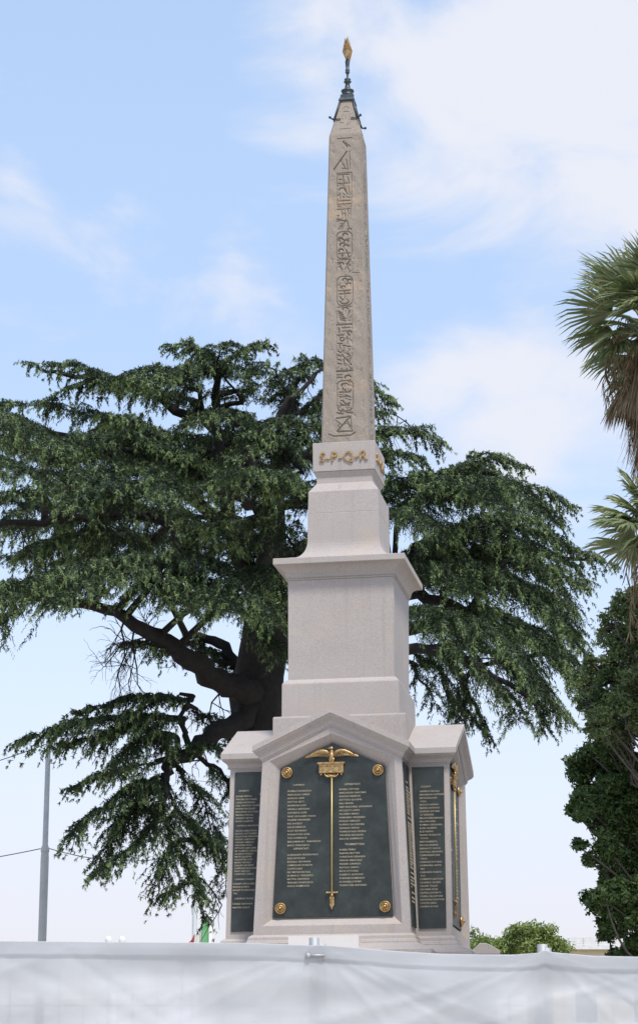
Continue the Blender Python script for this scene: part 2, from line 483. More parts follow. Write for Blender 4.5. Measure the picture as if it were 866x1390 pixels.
names_l2 = '''CIRONI SEBASTIANO
BUONO ANTONINO
VALENTINO FRANCESCO
FERRERI GAETANO
CRINARI AMEDEO
GIRONDA ROSA
OTTAVIO GIACOMO
DE CLEMENTI GIOVANNI
GIULIANI ROSELLI
PIETRI GIUSEPPE
SALVATORI UGO
MARIO NATALE
GALLINI GIUSEPPE
GARRONE ALESSANDRO
PRATI SALVATI
CORONNI CARLO'''
names_l3 = '''DONATI GIROLAMO
MARINI ROMEO
BARRETTA FRANCESCO
 PIO'''
names_l4 = '''CASALE GIOVANNI
MARTINI CARLO'''
def side_plaque(kind):
    # in a frame facing -Y at distance .998 from the axis, on the arm that runs to +X
    def xi(z): return 1.03+(z-2.9)*(-.012)   # inner edge
    b = MB(); lean = lambda z: -(1.051+(z-WB)*(.944-1.051)/(WT-WB))
    zt, zb = 5.10, 2.93
    poly = [((1.095, zb)), ((1.455, zb)), ((1.440, zt)), ((1.010, zt))]
    v = [(x, lean(z)-.022, Z(z)) for x, z in poly]+[(x, lean(z)+.02, Z(z)) for x, z in poly]
    b.add(v, [(0, 1, 2, 3), (7, 6, 5, 4)]+[(i, i+4, (i+1) % 4+4, (i+1) % 4) for i in range(4)])
    p = bevel(b.build('narrow_plaque', M['bronze'], mon), .005)
    tilt = math.atan2(1.051-.944, WT-WB)
    def col(txt, x, zt_, zb_, size=.031):
        n = txt.count('\n')+1; pitch = (zt_-zb_)/(n-1) if n > 1 else .04
        t = textmesh('inscription', txt, size, M['letter'], p, .002, 1.05, pitch/size, bold=.0002)
        t.rotation_euler = (-tilt, 0, 0); t.location = (x, lean(zt_)-.026, Z(zt_)-size*.33)
    if kind == 0:
        col('SOLDATI', 1.13, 4.83, 4.8, .032); col(names_r, 1.11, 4.765, 3.215)
    else:
        s = -1
        col('SERGENTI', 1.07, 4.82, 4.8, .032); col(names_l1, 1.05, 4.76, 4.41); col('CAPORALI MAGGIORI', 1.08, 4.35, 4.3, .032); col(names_l2, 1.05, 4.29, 3.63)
        col('CAPORALI FURIERI', 1.08, 3.57, 3.5, .032); col(names_l3, 1.05, 3.51, 3.39); col('CAPORALI TROMB', 1.08, 3.33, 3.3, .032); col(names_l4, 1.05, 3.26, 3.21)
    return p
sp0 = side_plaque(0)
for q in range(1, 4): copy_tree(sp0, mon, q*math.pi/2)
# mirrored flank: shift the text so it reads properly on the -X side
def side_plaque_left():
    b = MB(); lean = lambda z: -(1.051+(z-WB)*(.944-1.051)/(WT-WB)); zt, zb = 5.10, 2.93
    poly = [((-1.455, zb)), ((-1.095, zb)), ((-1.010, zt)), ((-1.440, zt))]
    v = [(x, lean(z)-.022, Z(z)) for x, z in poly]+[(x, lean(z)+.02, Z(z)) for x, z in poly]
    b.add(v, [(0, 1, 2, 3), (7, 6, 5, 4)]+[(i, i+4, (i+1) % 4+4, (i+1) % 4) for i in range(4)])
    p = bevel(b.build('narrow_plaque', M['bronze'], mon), .005); tilt = math.atan2(1.051-.944, WT-WB)
    def col(txt, x, zt_, zb_, size=.031):
        n = txt.count('\n')+1; pitch = (zt_-zb_)/(n-1) if n > 1 else .04
        t = textmesh('inscription', txt, size, M['letter'], p, .002, 1.05, pitch/size, bold=.0002)
        t.rotation_euler = (-tilt, 0, 0); t.location = (x, lean(zt_)-.026, Z(zt_)-size*.33)
    col('SERGENTI', -1.38, 4.84, 4.8, .030); col(names_l1, -1.42, 4.765, 4.42); col('CAPORALI MAGGIORI', -1.40, 4.36, 4.3, .030); col(names_l2, -1.42, 4.29, 3.70)
    col('CAPORALI FURIERI', -1.41, 3.63, 3.5, .030); col(names_l3, -1.435, 3.57, 3.44); col('CAPORALI TROMB', -1.41, 3.37, 3.3, .030); col(names_l4, -1.44, 3.30, 3.25)
    return p
sl0 = side_plaque_left()
for q in range(1, 4): copy_tree(sl0, mon, q*math.pi/2)
# --- tower blocks
def stack(name, prof, mat='stone', bv=.008):
    return bevel(MB().sqstack([(w, Z(z)) for w, z in prof]).build(name, M[mat], mon), bv, 2)
stack('valley_block', [(.925, 5.0), (.925, 5.84), (.918, 5.865), (.80, 5.872)])
stack('lower_die', [(.822, 5.87), (.820, 6.335), (.812, 6.355), (.775, 6.395), (.755, 6.41), (.70, 6.412)])
stack('upper_die', [(.745, 6.40), (.752, 7.84), (.70, 7.845)])
cv = [(.70, 7.838), (.764, 7.840), (.764, 7.858), (.758, 7.862), (.758, 7.868), (.776, 7.872), (.776, 7.892), (.783, 7.90)]
for i in range(9):
    a = i/8*math.pi/2; cv.append((.783+(.915-.783)*(1-math.cos(a)), 7.902+(.128)*math.sin(a)))
cv += [(.929, 8.034), (.933, 8.04), (.933, 8.118), (.925, 8.124), (.75, 8.150)]
stack('cornice', cv, bv=.003)
fl = [(.745, 8.148), (.745, 8.172)]
for i in range(11):
    a = i/10*math.pi/2; fl.append((.516+.225*(1-math.sin(a))**1.0*1.0, 8.175+.30*(1-math.cos(a))))
fl += [(.514, 8.70), (.5125, 8.868), (.508, 8.874), (.5115, 8.880), (.505, 9.195), (.500, 9.205), (.405, 9.345), (.404, 9.43), (.408, 9.437), (.446, 9.508), (.40, 9.509)]
stack('flared_pedestal', fl, bv=.003)
stack('letter_block', [(.451, 9.512), (.456, 9.944), (.30, 9.948)])
# SPQR letters with serifs, on all four sides
lets = MB()
def letter_block(q):
    import itertools
    par = None
    t = textmesh('gilt_letters', 'S-P-Q-R', .205, M['gold'], mon, .012, 1.06, align='CENTER', bold=.0035, sx=.93)
    return t
gl = letter_block(0)
# serif bars joined into the same mesh
me = gl.data
xs = [v.co.x for v in me.vertices]; zs = [v.co.z for v in me.vertices]
wtot = max(xs)-min(xs); sc_ = .70/wtot; cx_ = (max(xs)+min(xs))/2
me.transform(Matrix.Translation((-cx_*sc_, 0, 0)) @ Matrix.Diagonal((sc_, 1, 1, 1)))
gl.location = (0, -.463, Z(9.655))
gl.rotation_euler = (0, 0, 0)
for q in range(1, 4):
    c = gl.copy(); C.objects.link(c); c.parent = mon; a = q*math.pi/2
    c.rotation_euler = (0, 0, a); c.location = (.463*math.sin(a), -.463*math.cos(a), Z(9.655))
# --- the obelisk with carved hieroglyphs (heightfield relief on each face)
ZB, ZT, HB, HT = 9.946, 14.861, .351, .246
S = []                                             # strokes in photo-pixel space: lateral gx (px from column centre), py
def seg(x0, y0, x1, y1, w=6, r=1): S.append(('s', x0, y0, x1, y1, w, r))
def arc(cx, cy, rx, ry, a0, a1, w=6, r=1, n=7):
    for i in range(n):
        t0 = R(a0+(a1-a0)*i/n); t1 = R(a0+(a1-a0)*(i+1)/n)
        seg(cx+rx*math.cos(t0), cy+ry*math.sin(t0), cx+rx*math.cos(t1), cy+ry*math.sin(t1), w, r)
def disc(cx, cy, w, r=1): seg(cx, cy, cx+.1, cy, w, r)
def cart(x0, x1, y0, y1, w=3, r=1, rr=30):
    seg(x0, y0+rr, x0, y1-rr, w, r); seg(x1, y0+rr, x1, y1-rr, w, r); seg(x0+rr, y0, x1-rr, y0, w, r); seg(x0+rr, y1, x1-rr, y1, w, r)
    for cx, cy, a in ((x0+rr, y0+rr, 180), (x1-rr, y0+rr, 270), (x1-rr, y1-rr, 0), (x0+rr, y1-rr, 90)): arc(cx, cy, rr, rr, a, a+90, w, r, 4)
def zg(y, r): return y if r == 1 else y+1251       # region 2 lies 270 photo px (1251 zoom px) lower
def g(kind, *a):                                    # region-2 call
    if kind == 's': x0, y0, x1, y1, w = a; seg(x0, y0+1251, x1, y1+1251, w)
    if kind == 'a': cx, cy, rx, ry, a0, a1, w = a; arc(cx, cy+1251, rx, ry, a0, a1, w)
    if kind == 'd': cx, cy, w = a; disc(cx, cy+1251, w)
    if kind == 'c': x0, x1, y0, y1, w, rr = a; cart(x0, x1, y0+1251, y1+1251, w, 1, rr)
seg(270, 715, 360, 715, 5); seg(305, 735, 330, 768, 9); seg(322, 745, 350, 770, 5); seg(248, 910, 328, 800, 8); seg(345, 800, 348, 912, 4); seg(325, 850, 335, 912, 6); seg(300, 905, 330, 912, 4)
seg(300, 870, 318, 905, 5)
cart(268, 358, 935, 1132, 4, 1, 3)
seg(276, 945, 340, 945, 6); seg(303, 950, 312, 1004, 7); seg(332, 962, 345, 1006, 5); seg(275, 1000, 345, 1002, 5); seg(280, 975, 298, 978, 5)
arc(300, 1050, 22, 22, 200, 320, 7); seg(315, 1040, 332, 1072, 7); seg(340, 1020, 346, 1080, 4); disc(308, 1088, 9); disc(336, 1090, 7); seg(282, 1060, 290, 1105, 4); seg(276, 1112, 350, 1112, 6)
for x in range(276, 356, 13): seg(x, 1137, x, 1163, 4)
seg(268, 1133, 358, 1133, 4); seg(268, 1166, 356, 1166, 5)
for x in (298, 316, 334, 350): seg(x, 1172, x+2, 1225, 3)
seg(268, 1228, 322, 1242, 8); seg(318, 1242, 296, 1296, 7); seg(300, 1262, 278, 1292, 6); seg(330, 1240, 342, 1292, 6); arc(345, 1300, 12, 10, 150, 360, 6); disc(350, 1225, 6)
g('c', 265, 360, 58, 228, 5, 30)
for (x, y) in ((318, 80), (290, 110), (325, 122), (300, 140), (322, 152), (292, 178)): g('a', x, y, 14, 11, 150, 350, 9)
g('s', 275, 195, 350, 195, 5); g('s', 300, 205, 300, 225, 6); g('s', 325, 180, 340, 220, 7); g('s', 270, 236, 355, 236, 4)
g('a', 292, 262, 16, 10, 170, 370, 9); g('s', 275, 250, 285, 270, 6); g('s', 345, 245, 320, 298, 8); g('s', 325, 262, 342, 305, 6); g('s', 285, 275, 300, 300, 6); g('s', 360, 320, 405, 326, 3)
g('c', 268, 364, 342, 526, 5, 30)
for (x, y) in ((315, 365), (345, 372), (305, 412), (338, 395)): g('a', x, y, 13, 10, 160, 350, 8)
g('s', 278, 432, 350, 432, 6); g('s', 282, 452, 350, 452, 7); g('s', 315, 440, 315, 480, 6); g('a', 315, 498, 28, 18, 20, 160, 7); g('s', 285, 470, 300, 490, 5)
g('s', 272, 535, 360, 535, 4); g('a', 318, 550, 16, 10, 180, 360, 8)
for k in range(5): g('s', 275+k*4, 560+k*14, 300+k*6, 575+k*13, 6)
g('s', 345, 560, 335, 600, 7); g('s', 300, 622, 312, 600, 7); g('s', 266, 647, 358, 647, 10)
g('s', 280, 668, 282, 700, 8); g('s', 300, 668, 350, 668, 5); g('s', 300, 690, 330, 690, 5); g('a', 345, 702, 13, 12, 90, 360, 9); g('s', 270, 712, 300, 712, 6); g('a', 300, 740, 14, 12, 0, 300, 7)
g('s', 330, 725, 332, 770, 8); g('s', 275, 765, 300, 768, 7); g('s', 285, 775, 285, 795, 6); g('s', 305, 780, 350, 790, 6)
for k in range(4): g('s', 275, 815+k*26, 295, 825+k*24, 7)
g('s', 300, 840, 355, 905, 7); g('s', 352, 860, 340, 915, 8); g('s', 310, 870, 312, 905, 7); g('s', 325, 830, 350, 850, 7)
g('s', 266, 942, 362, 942, 11); g('s', 270, 965, 300, 965, 6); g('s', 270, 982, 300, 982, 6); g('a', 335, 985, 18, 14, 160, 350, 9); g('s', 350, 1000, 345, 1040, 7)
g('c', 270, 366, 1004, 1196, 6, 30)
g('a', 318, 1035, 22, 14, 160, 370, 9); g('a', 335, 1065, 18, 12, 0, 200, 9); g('s', 285, 1075, 345, 1078, 8); g('s', 305, 1050, 305, 1100, 7); g('s', 320, 1095, 350, 1110, 8); g('s', 285, 1105, 330, 1106, 7)
g('a', 318, 1140, 30, 18, 20, 170, 7); g('s', 290, 1160, 345, 1162, 6); g('s', 300, 1130, 322, 1150, 7)
g('s', 268, 1205, 300, 1212, 7); g('s', 325, 1205, 362, 1210, 9); g('s', 268, 1240, 350, 1232, 8); g('s', 348, 1235, 272, 1320, 9); g('s', 330, 1262, 358, 1322, 6); g('s', 352, 1240, 356, 1320, 6); g('s', 270, 1325, 362, 1325, 7); g('s', 265, 1255, 290, 1275, 5)
g('s', 222, 1338, 250, 1352, 6); g('s', 250, 1352, 350, 1352, 7); g('s', 350, 1352, 378, 1334, 6)
for k_ in range(150):
    y_ = rng.uniform(960, 2580); x_ = rng.uniform(274, 354); a_ = rng.choice([0, 0, 1.57, 1.57, .8, 2.3]); l_ = rng.uniform(4, 13)
    seg(x_-math.cos(a_)*l_, y_-math.sin(a_)*l_, x_+math.cos(a_)*l_, y_+math.sin(a_)*l_, rng.uniform(2.5, 4.5))
for y_ in (1500, 1810, 1870, 2000, 2080, 2170, 2215): seg(266, y_, 266, y_+60, 3); seg(362, y_, 362, y_+60, 3)
NU, NV = 110, 900
def zoomY_to_z(Y):                                  # zoom px -> photo py -> height on the front plane
    py = 30+.2158*Y; r = ray(469, py); return (r*(MY-.33)/r[1])[2]
tabY = np.linspace(500, 2700, 60); tabZ = np.array([zoomY_to_z(y) for y in tabY])
def relief(seed):
    rr = np.random.default_rng(seed)
    u = np.linspace(-1, 1, NU+1); z = np.linspace(ZB, ZT, NV+1)
    U, ZZ = np.meshgrid(u, z)
    hw = HB+(HT-HB)*(ZZ-ZB)/(ZT-ZB); X = U*hw
    H = np.zeros_like(X)
    for _, x0, y0, x1, y1, w, r_ in S:
        a0 = np.array([(x0-318)*.00245, np.interp(y0, tabY, tabZ)]); a1 = np.array([(x1-318)*.00245, np.interp(y1, tabY, tabZ)])
        if seed: a0[0] += rr.normal()*.006; a1[0] += rr.normal()*.006; a1[1] += rr.normal()*.008
        wd = w*.00245*.42+.0022
        j0 = max(0, int((min(a0[1], a1[1])-.05-ZB)/(ZT-ZB)*NV)); j1 = min(NV+1, int((max(a0[1], a1[1])+.05-ZB)/(ZT-ZB)*NV)+2)
        if j1 <= j0: continue
        x = X[j0:j1]; zz = ZZ[j0:j1]; d = a1-a0; L = max((d**2).sum(), 1e-9)
        t = np.clip(((x-a0[0])*d[0]+(zz-a0[1])*d[1])/L, 0, 1)
        D = np.hypot(x-a0[0]-t*d[0], zz-a0[1]-t*d[1])
        H[j0:j1] = np.maximum(H[j0:j1], np.clip(1.25-D/wd, 0, 1)*min(.026, .008+w*.0022))
    # eroded surface: soft waves and small pits away from the arrises
    edge = np.clip((1-np.abs(U))*6, 0, 1)
    for _ in range(14):
        fx, fz, ph = rr.uniform(6, 40), rr.uniform(4, 30), rr.uniform(0, 6)
        H += edge*.0006*np.sin(X*fx+ZZ*fz+ph)
    for _ in range(160):
        cx, cz, s_ = rr.uniform(-.3, .3), rr.uniform(ZB, ZT), rr.uniform(.008, .02)
        j0 = max(0, int((cz-.06-ZB)/(ZT-ZB)*NV)); j1 = min(NV+1, int((cz+.06-ZB)/(ZT-ZB)*NV)+2)
        H[j0:j1] += edge[j0:j1]*.006*np.exp(-((X[j0:j1]-cx)**2+((ZZ[j0:j1]-cz)*.6)**2)/s_**2)
    return X, ZZ, hw, np.maximum(H, -.003)*edge
def obelisk():
    V = []; Fc = []
    for q in range(4):
        X, ZZ, hw, H = relief(q)
        a = q*math.pi/2; ca, sa = math.cos(a), math.sin(a)
        # rounded, slightly chipped arrises
        rnd = np.clip((np.abs(X)/hw-.93)/.07, 0, 1)**2*.014
        Yl = -(hw-H-rnd)
        Xs = X*(1-rnd/np.maximum(hw, .1)*.0)
        Xs = np.clip(X, -(hw-.014), hw-.014)
        wx = Xs*ca-Yl*sa; wy = Xs*sa+Yl*ca
        o = sum(len(k) for k in V)
        V.append(np.stack([wx.ravel(), wy.ravel(), (ZZ+E0).ravel()], 1))
        i, j = np.meshgrid(np.arange(NU), np.arange(NV)); b0 = (o+j*(NU+1)+i).ravel()
        Fc.append(np.stack([b0, b0+1, b0+NU+2, b0+NU+1], 1))
    V = np.concatenate(V); Fc = np.concatenate(Fc)
    me = bpy.data.meshes.new('obelisk_shaft')
    me.vertices.add(len(V)); me.vertices.foreach_set('co', V.astype(np.float32).ravel())
    me.loops.add(len(Fc)*4); me.loops.foreach_set('vertex_index', Fc.astype(np.int32).ravel())
    me.polygons.add(len(Fc)); me.polygons.foreach_set('loop_start', np.arange(0, len(Fc)*4, 4, dtype=np.int32)); me.polygons.foreach_set('loop_total', np.full(len(Fc), 4, dtype=np.int32))
    me.polygons.foreach_set('use_smooth', np.ones(len(Fc), bool))
    me.update(calc_edges=True); me.validate(); me.materials.append(M['obelisk'])
    o = bpy.data.objects.new('obelisk_shaft', me); C.objects.link(o); o.parent = mon
    return o
obelisk()
# pyramidion
mb = MB(); NP = 24; v = []; f = []
w0, w1, zt = HT-.002, .088, 15.52
ks = [(w0, ZT-.002), (w0-.004, ZT+.03), (w0-.015, ZT+.07)]+[(w0-.015+(w1-w0+.015)*t, ZT+.07+(zt-ZT-.07)*t) for t in (.25, .5, .75, 1)]
for w, z in ks:
    c = min(.02, w*.12)
    v += [(-w+c, -w, Z(z)), (w-c, -w, Z(z)), (w, -w+c, Z(z)), (w, w-c, Z(z)), (w-c, w, Z(z)), (-w+c, w, Z(z)), (-w, w-c, Z(z)), (-w, -w+c, Z(z))]
for k in range(len(ks)-1):
    for i in range(8): j = (i+1) % 8; f.append((8*k+i, 8*k+j, 8*k+8+j, 8*k+8+i))
f.append(tuple(range(8*len(ks)-8, 8*len(ks))))
mb.add(v, f)
pyr = mb.build('pyramidion', M['obelisk'], mon)
k = MB()                                            # small raised carvings on the tip
for q in range(4):
    kk = MB()
    def onf(x, z): 
        t = (z-ZT-.07)/(zt-ZT-.07); return (x, -(w0-.015+(w1-w0+.015)*t)-.001, Z(z))
    for x0, z0, x1, z1 in ((-.05, 15.36, .0, 15.40), (0, 15.40, .045, 15.36), (-.04, 15.30, .05, 15.30), (-.05, 15.16, -.05, 15.26), (.0, 15.17, .0, 15.25), (.05, 15.14, .06, 15.26), (-.09, 14.98, .09, 14.98), (-.09, 15.10, -.03, 15.10), (.02, 15.05, .08, 15.10)):
        kk.tube([onf(x0, z0), onf(x1, z1)], .006, 5)
    kk.xf(Matrix.Rotation(q*math.pi/2, 4, 'Z')); k.add(kk.v, kk.f)
k.build('tip_carving', M['obelisk'], pyr)
# iron cap, straps, finial
cap = MB().sqstack([(.118, Z(15.495)), (.122, Z(15.51)), (.108, Z(15.545)), (.098, Z(15.56)), (.096, Z(15.60)), (.09, Z(15.61))])
cap.lathe([(.085, Z(15.60)), (.10, Z(15.618)), (.10, Z(15.632)), (.08, Z(15.642)), (.082, Z(15.668)), (.098, Z(15.69)), (.10, Z(15.705)), (.07, Z(15.722)), (.045, Z(15.735)), (.04, Z(15.78)), (.032, Z(15.83)), (.045, Z(15.84)), (.06, Z(15.855)), (.04, Z(15.87)), (.048, Z(15.885)), (.05, Z(15.90)), (.018, Z(15.91)), (.016, Z(15.99)), (.03, Z(16.0)), (.036, Z(16.015)), (.028, Z(16.03)), (.036, Z(16.05)), (.034, Z(16.06)), (.024, Z(16.07)), (.03, Z(16.13)), (.036, Z(16.20)), (.02, Z(16.24))], n=18)
capo = cap.build('finial_mount', M['iron'], mon)
def wat(z): t = (z-ZT-.07)/(zt-ZT-.07); return (w0-.015)+(w1-w0+.015)*t
for sx_, sy_ in ((-1, -1), (1, -1), (1, 1), (-1, 1)):
    k = MB()
    pts = [(sx_*(wat(z)+.004), sy_*(wat(z)+.004), Z(z)) for z in (15.52, 15.35, 15.16)]
    k.tube(pts, [.02, .017, .016], 6)
    e = pts[-1]; k.tube([e, (e[0]+sx_*.03, e[1]+sy_*.03, e[2]+.0), (e[0]+sx_*.05, e[1]+sy_*.05, e[2]+.012)], [.014, .012, .01], 6); k.ball((e[0]+sx_*.055, e[1]+sy_*.055, e[2]+.014), .022, 8, 6)
    k.tube([(e[0]-sx_*.10, e[1]+sy_*.012, e[2]), (e[0], e[1]+sy_*.012, e[2])], .010, 5); k.tube([(e[0]+sx_*.012, e[1]-sy_*.10, e[2]), (e[0]+sx_*.012, e[1], e[2])], .010, 5)
    k.build('corner_strap', M['iron'], mon)
# gold star, edge nearly towards the viewer
v = []; f = []; n = 5
for i in range(10):
    r_ = .250 if i % 2 == 0 else .100; a = math.pi/2+i*math.pi/5
    v.append((r_*math.cos(a), 0, r_*math.sin(a)))
v += [(0, -.078, -.02), (0, .078, -.02)]
for i in range(10):
    j = (i+1) % 10; f += [(i, j, 10), (j, i, 11)]
st = MB().add(v, f).build('gold_star', M['gold'], mon); st.location = (0, 0, Z(16.39)); st.rotation_euler = (0, R(4), R(91)); st['label'] = 'gilded five-pointed star seen nearly edge-on'
# ================================================================== SETTING
def sheet(name, x0, x1, y0, y1, z, mat):
    o = MB().add([(x0, y0, z), (x1, y0, z), (x1, y1, z), (x0, y1, z)], [(0, 1, 2, 3)]).build(name, mat); o['kind'] = 'structure'; return o
sheet('ground', -6000, 6000, -3000, 9000, 0, M['ground'])
sheet('pavement', -34, 34, -14, 42, .008, M['paving'])
sheet('road', -200, 200, 62, 72, .008, M['asphalt'])
# ------------------------------------------------------------------ cedar
YC = 44.0; up = np.array([0, 0, 1.])
ced = thing('cedar_tree', tuple(P(376, 1180, YC)[:2])+(0,), 'huge spreading cedar with drooping dark green branches behind the obelisk', 'tree')
def Q(px, py, dy=0): return P(px, py, YC+dy)
bk = MB()
trunk_px = [(378, 1500), (374, 1250), (366, 1080), (352, 1000), (348, 950), (358, 880), (366, 820), (370, 750), (373, 680), (380, 600), (392, 560), (402, 510)]
tp = [Q(*p) for p in trunk_px]; tp.insert(0, np.array([tp[0][0]+.05, YC, -.1]))
trr = [.95, .70, .60, .52, .50, .52, .48, .42, .30, .20, .12, .08, .03]
def smooth(pts, n=4):
    pts = [np.array(p) for p in pts]; out = []
    for i in range(len(pts)-1):
        p0 = pts[max(i-1, 0)]; p1 = pts[i]; p2 = pts[i+1]; p3 = pts[min(i+2, len(pts)-1)]
        for k in range(n):
            t = k/n; out.append(.5*((2*p1)+(-p0+p2)*t+(2*p0-5*p1+4*p2-p3)*t*t+(-p0+3*p1-3*p2+p3)*t**3))
    out.append(pts[-1]); return out
def smr(r, n=4):
    out = []
    for i in range(len(r)-1): out += [r[i]+(r[i+1]-r[i])*k/n for k in range(n)]
    return out+[r[-1]]
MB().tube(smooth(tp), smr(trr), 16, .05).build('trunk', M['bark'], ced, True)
limbs = [  # px path with depth, start/end radius
 ([(352, 950, 0), (320, 935, -.8), (275, 910, -1.6), (235, 880, -2.2), (200, 858, -2.6), (160, 836, -3), (90, 815, -3.4), (10, 812, -3.8)], .30, .05),
 ([(346, 945, 0), (330, 975, -.6), (290, 1000, -1.2), (262, 1020, -1.5), (238, 1030, -1.7), (225, 1050, -1.9)], .26, .09),
 ([(262, 1018, -1.5), (245, 985, -1.8), (262, 945, -1.6)], .07, .03),
 ([(360, 900, 0), (330, 905, .8), (300, 880, 1.2), (275, 862, 1.5), (255, 868, 1.7)], .16, .07),
 ([(366, 820, 0), (320, 740, 1), (300, 640, .8), (296, 560, .4), (292, 490, .2)], .26, .05),
 ([(370, 750, 0), (300, 700, 1.5), (220, 650, 2.2), (120, 600, 3), (0, 580, 3.5)], .2, .04),
 ([(372, 700, 0), (290, 720, -2), (180, 700, -2.6), (60, 705, -2.6), (-60, 720, -2.6)], .16, .04),
 ([(375, 660, 0), (300, 590, 1.5), (220, 540, 2), (120, 515, 2.4), (50, 498, 2.6)], .17, .03),
 ([(375, 680, 0), (350, 690, -2), (330, 680, -3.6), (290, 668, -4.6)], .14, .04),
 ([(372, 760, 0), (430, 740, 1), (520, 700, 1.4), (620, 650, 1.2), (680, 640, 1)], .2, .05),
 ([(368, 800, 0), (450, 790, 1.4), (560, 760, 1.8), (680, 745, 1.5), (800, 760, 1.2)], .2, .03),
 ([(366, 840, 0), (450, 830, .8), (540, 805, .6), (600, 815, .2), (680, 850, -.4), (770, 900, -.8)], .24, .04),
 ([(362, 880, 0), (450, 880, 1.8), (560, 850, 2.2), (625, 862, 2), (700, 900, 2)], .22, .05),
 ([(362, 870, 0), (470, 900, -1.2), (560, 880, -2), (640, 900, -2.4), (730, 960, -2.6)], .2, .03),
 ([(380, 600, 0), (380, 560, -.5), (410, 530, -.5), (440, 500, -.5)], .1, .03),
 ([(375, 640, 0), (430, 610, 1), (500, 590, 1.2), (570, 592, 1.2)], .13, .03),
 ([(262, 1018, -1.5), (285, 1035, -1.2), (312, 1060, -1)], .06, .03),
 ([(225, 1050, -1.9), (222, 1100, -2), (240, 1150, -2), (262, 1200, -2)], .09, .03),
]
skel = []
for pth, r0, r1 in limbs:
    pts = smooth([Q(*p) for p in pth]); n = len(pts)
    pts = [p+np.array([rng.normal(), rng.normal(), rng.normal()])*.04 if 0 < i < n-1 else p for i, p in enumerate(pts)]
    rad = [r0+(r1-r0)*(i/(n-1))**.8 for i in range(n)]
    bk.tube(pts, rad, 10, .06); skel += [p for p in pts[3:]]
skel += list(smooth(tp))[24:]
skel = np.array(skel)
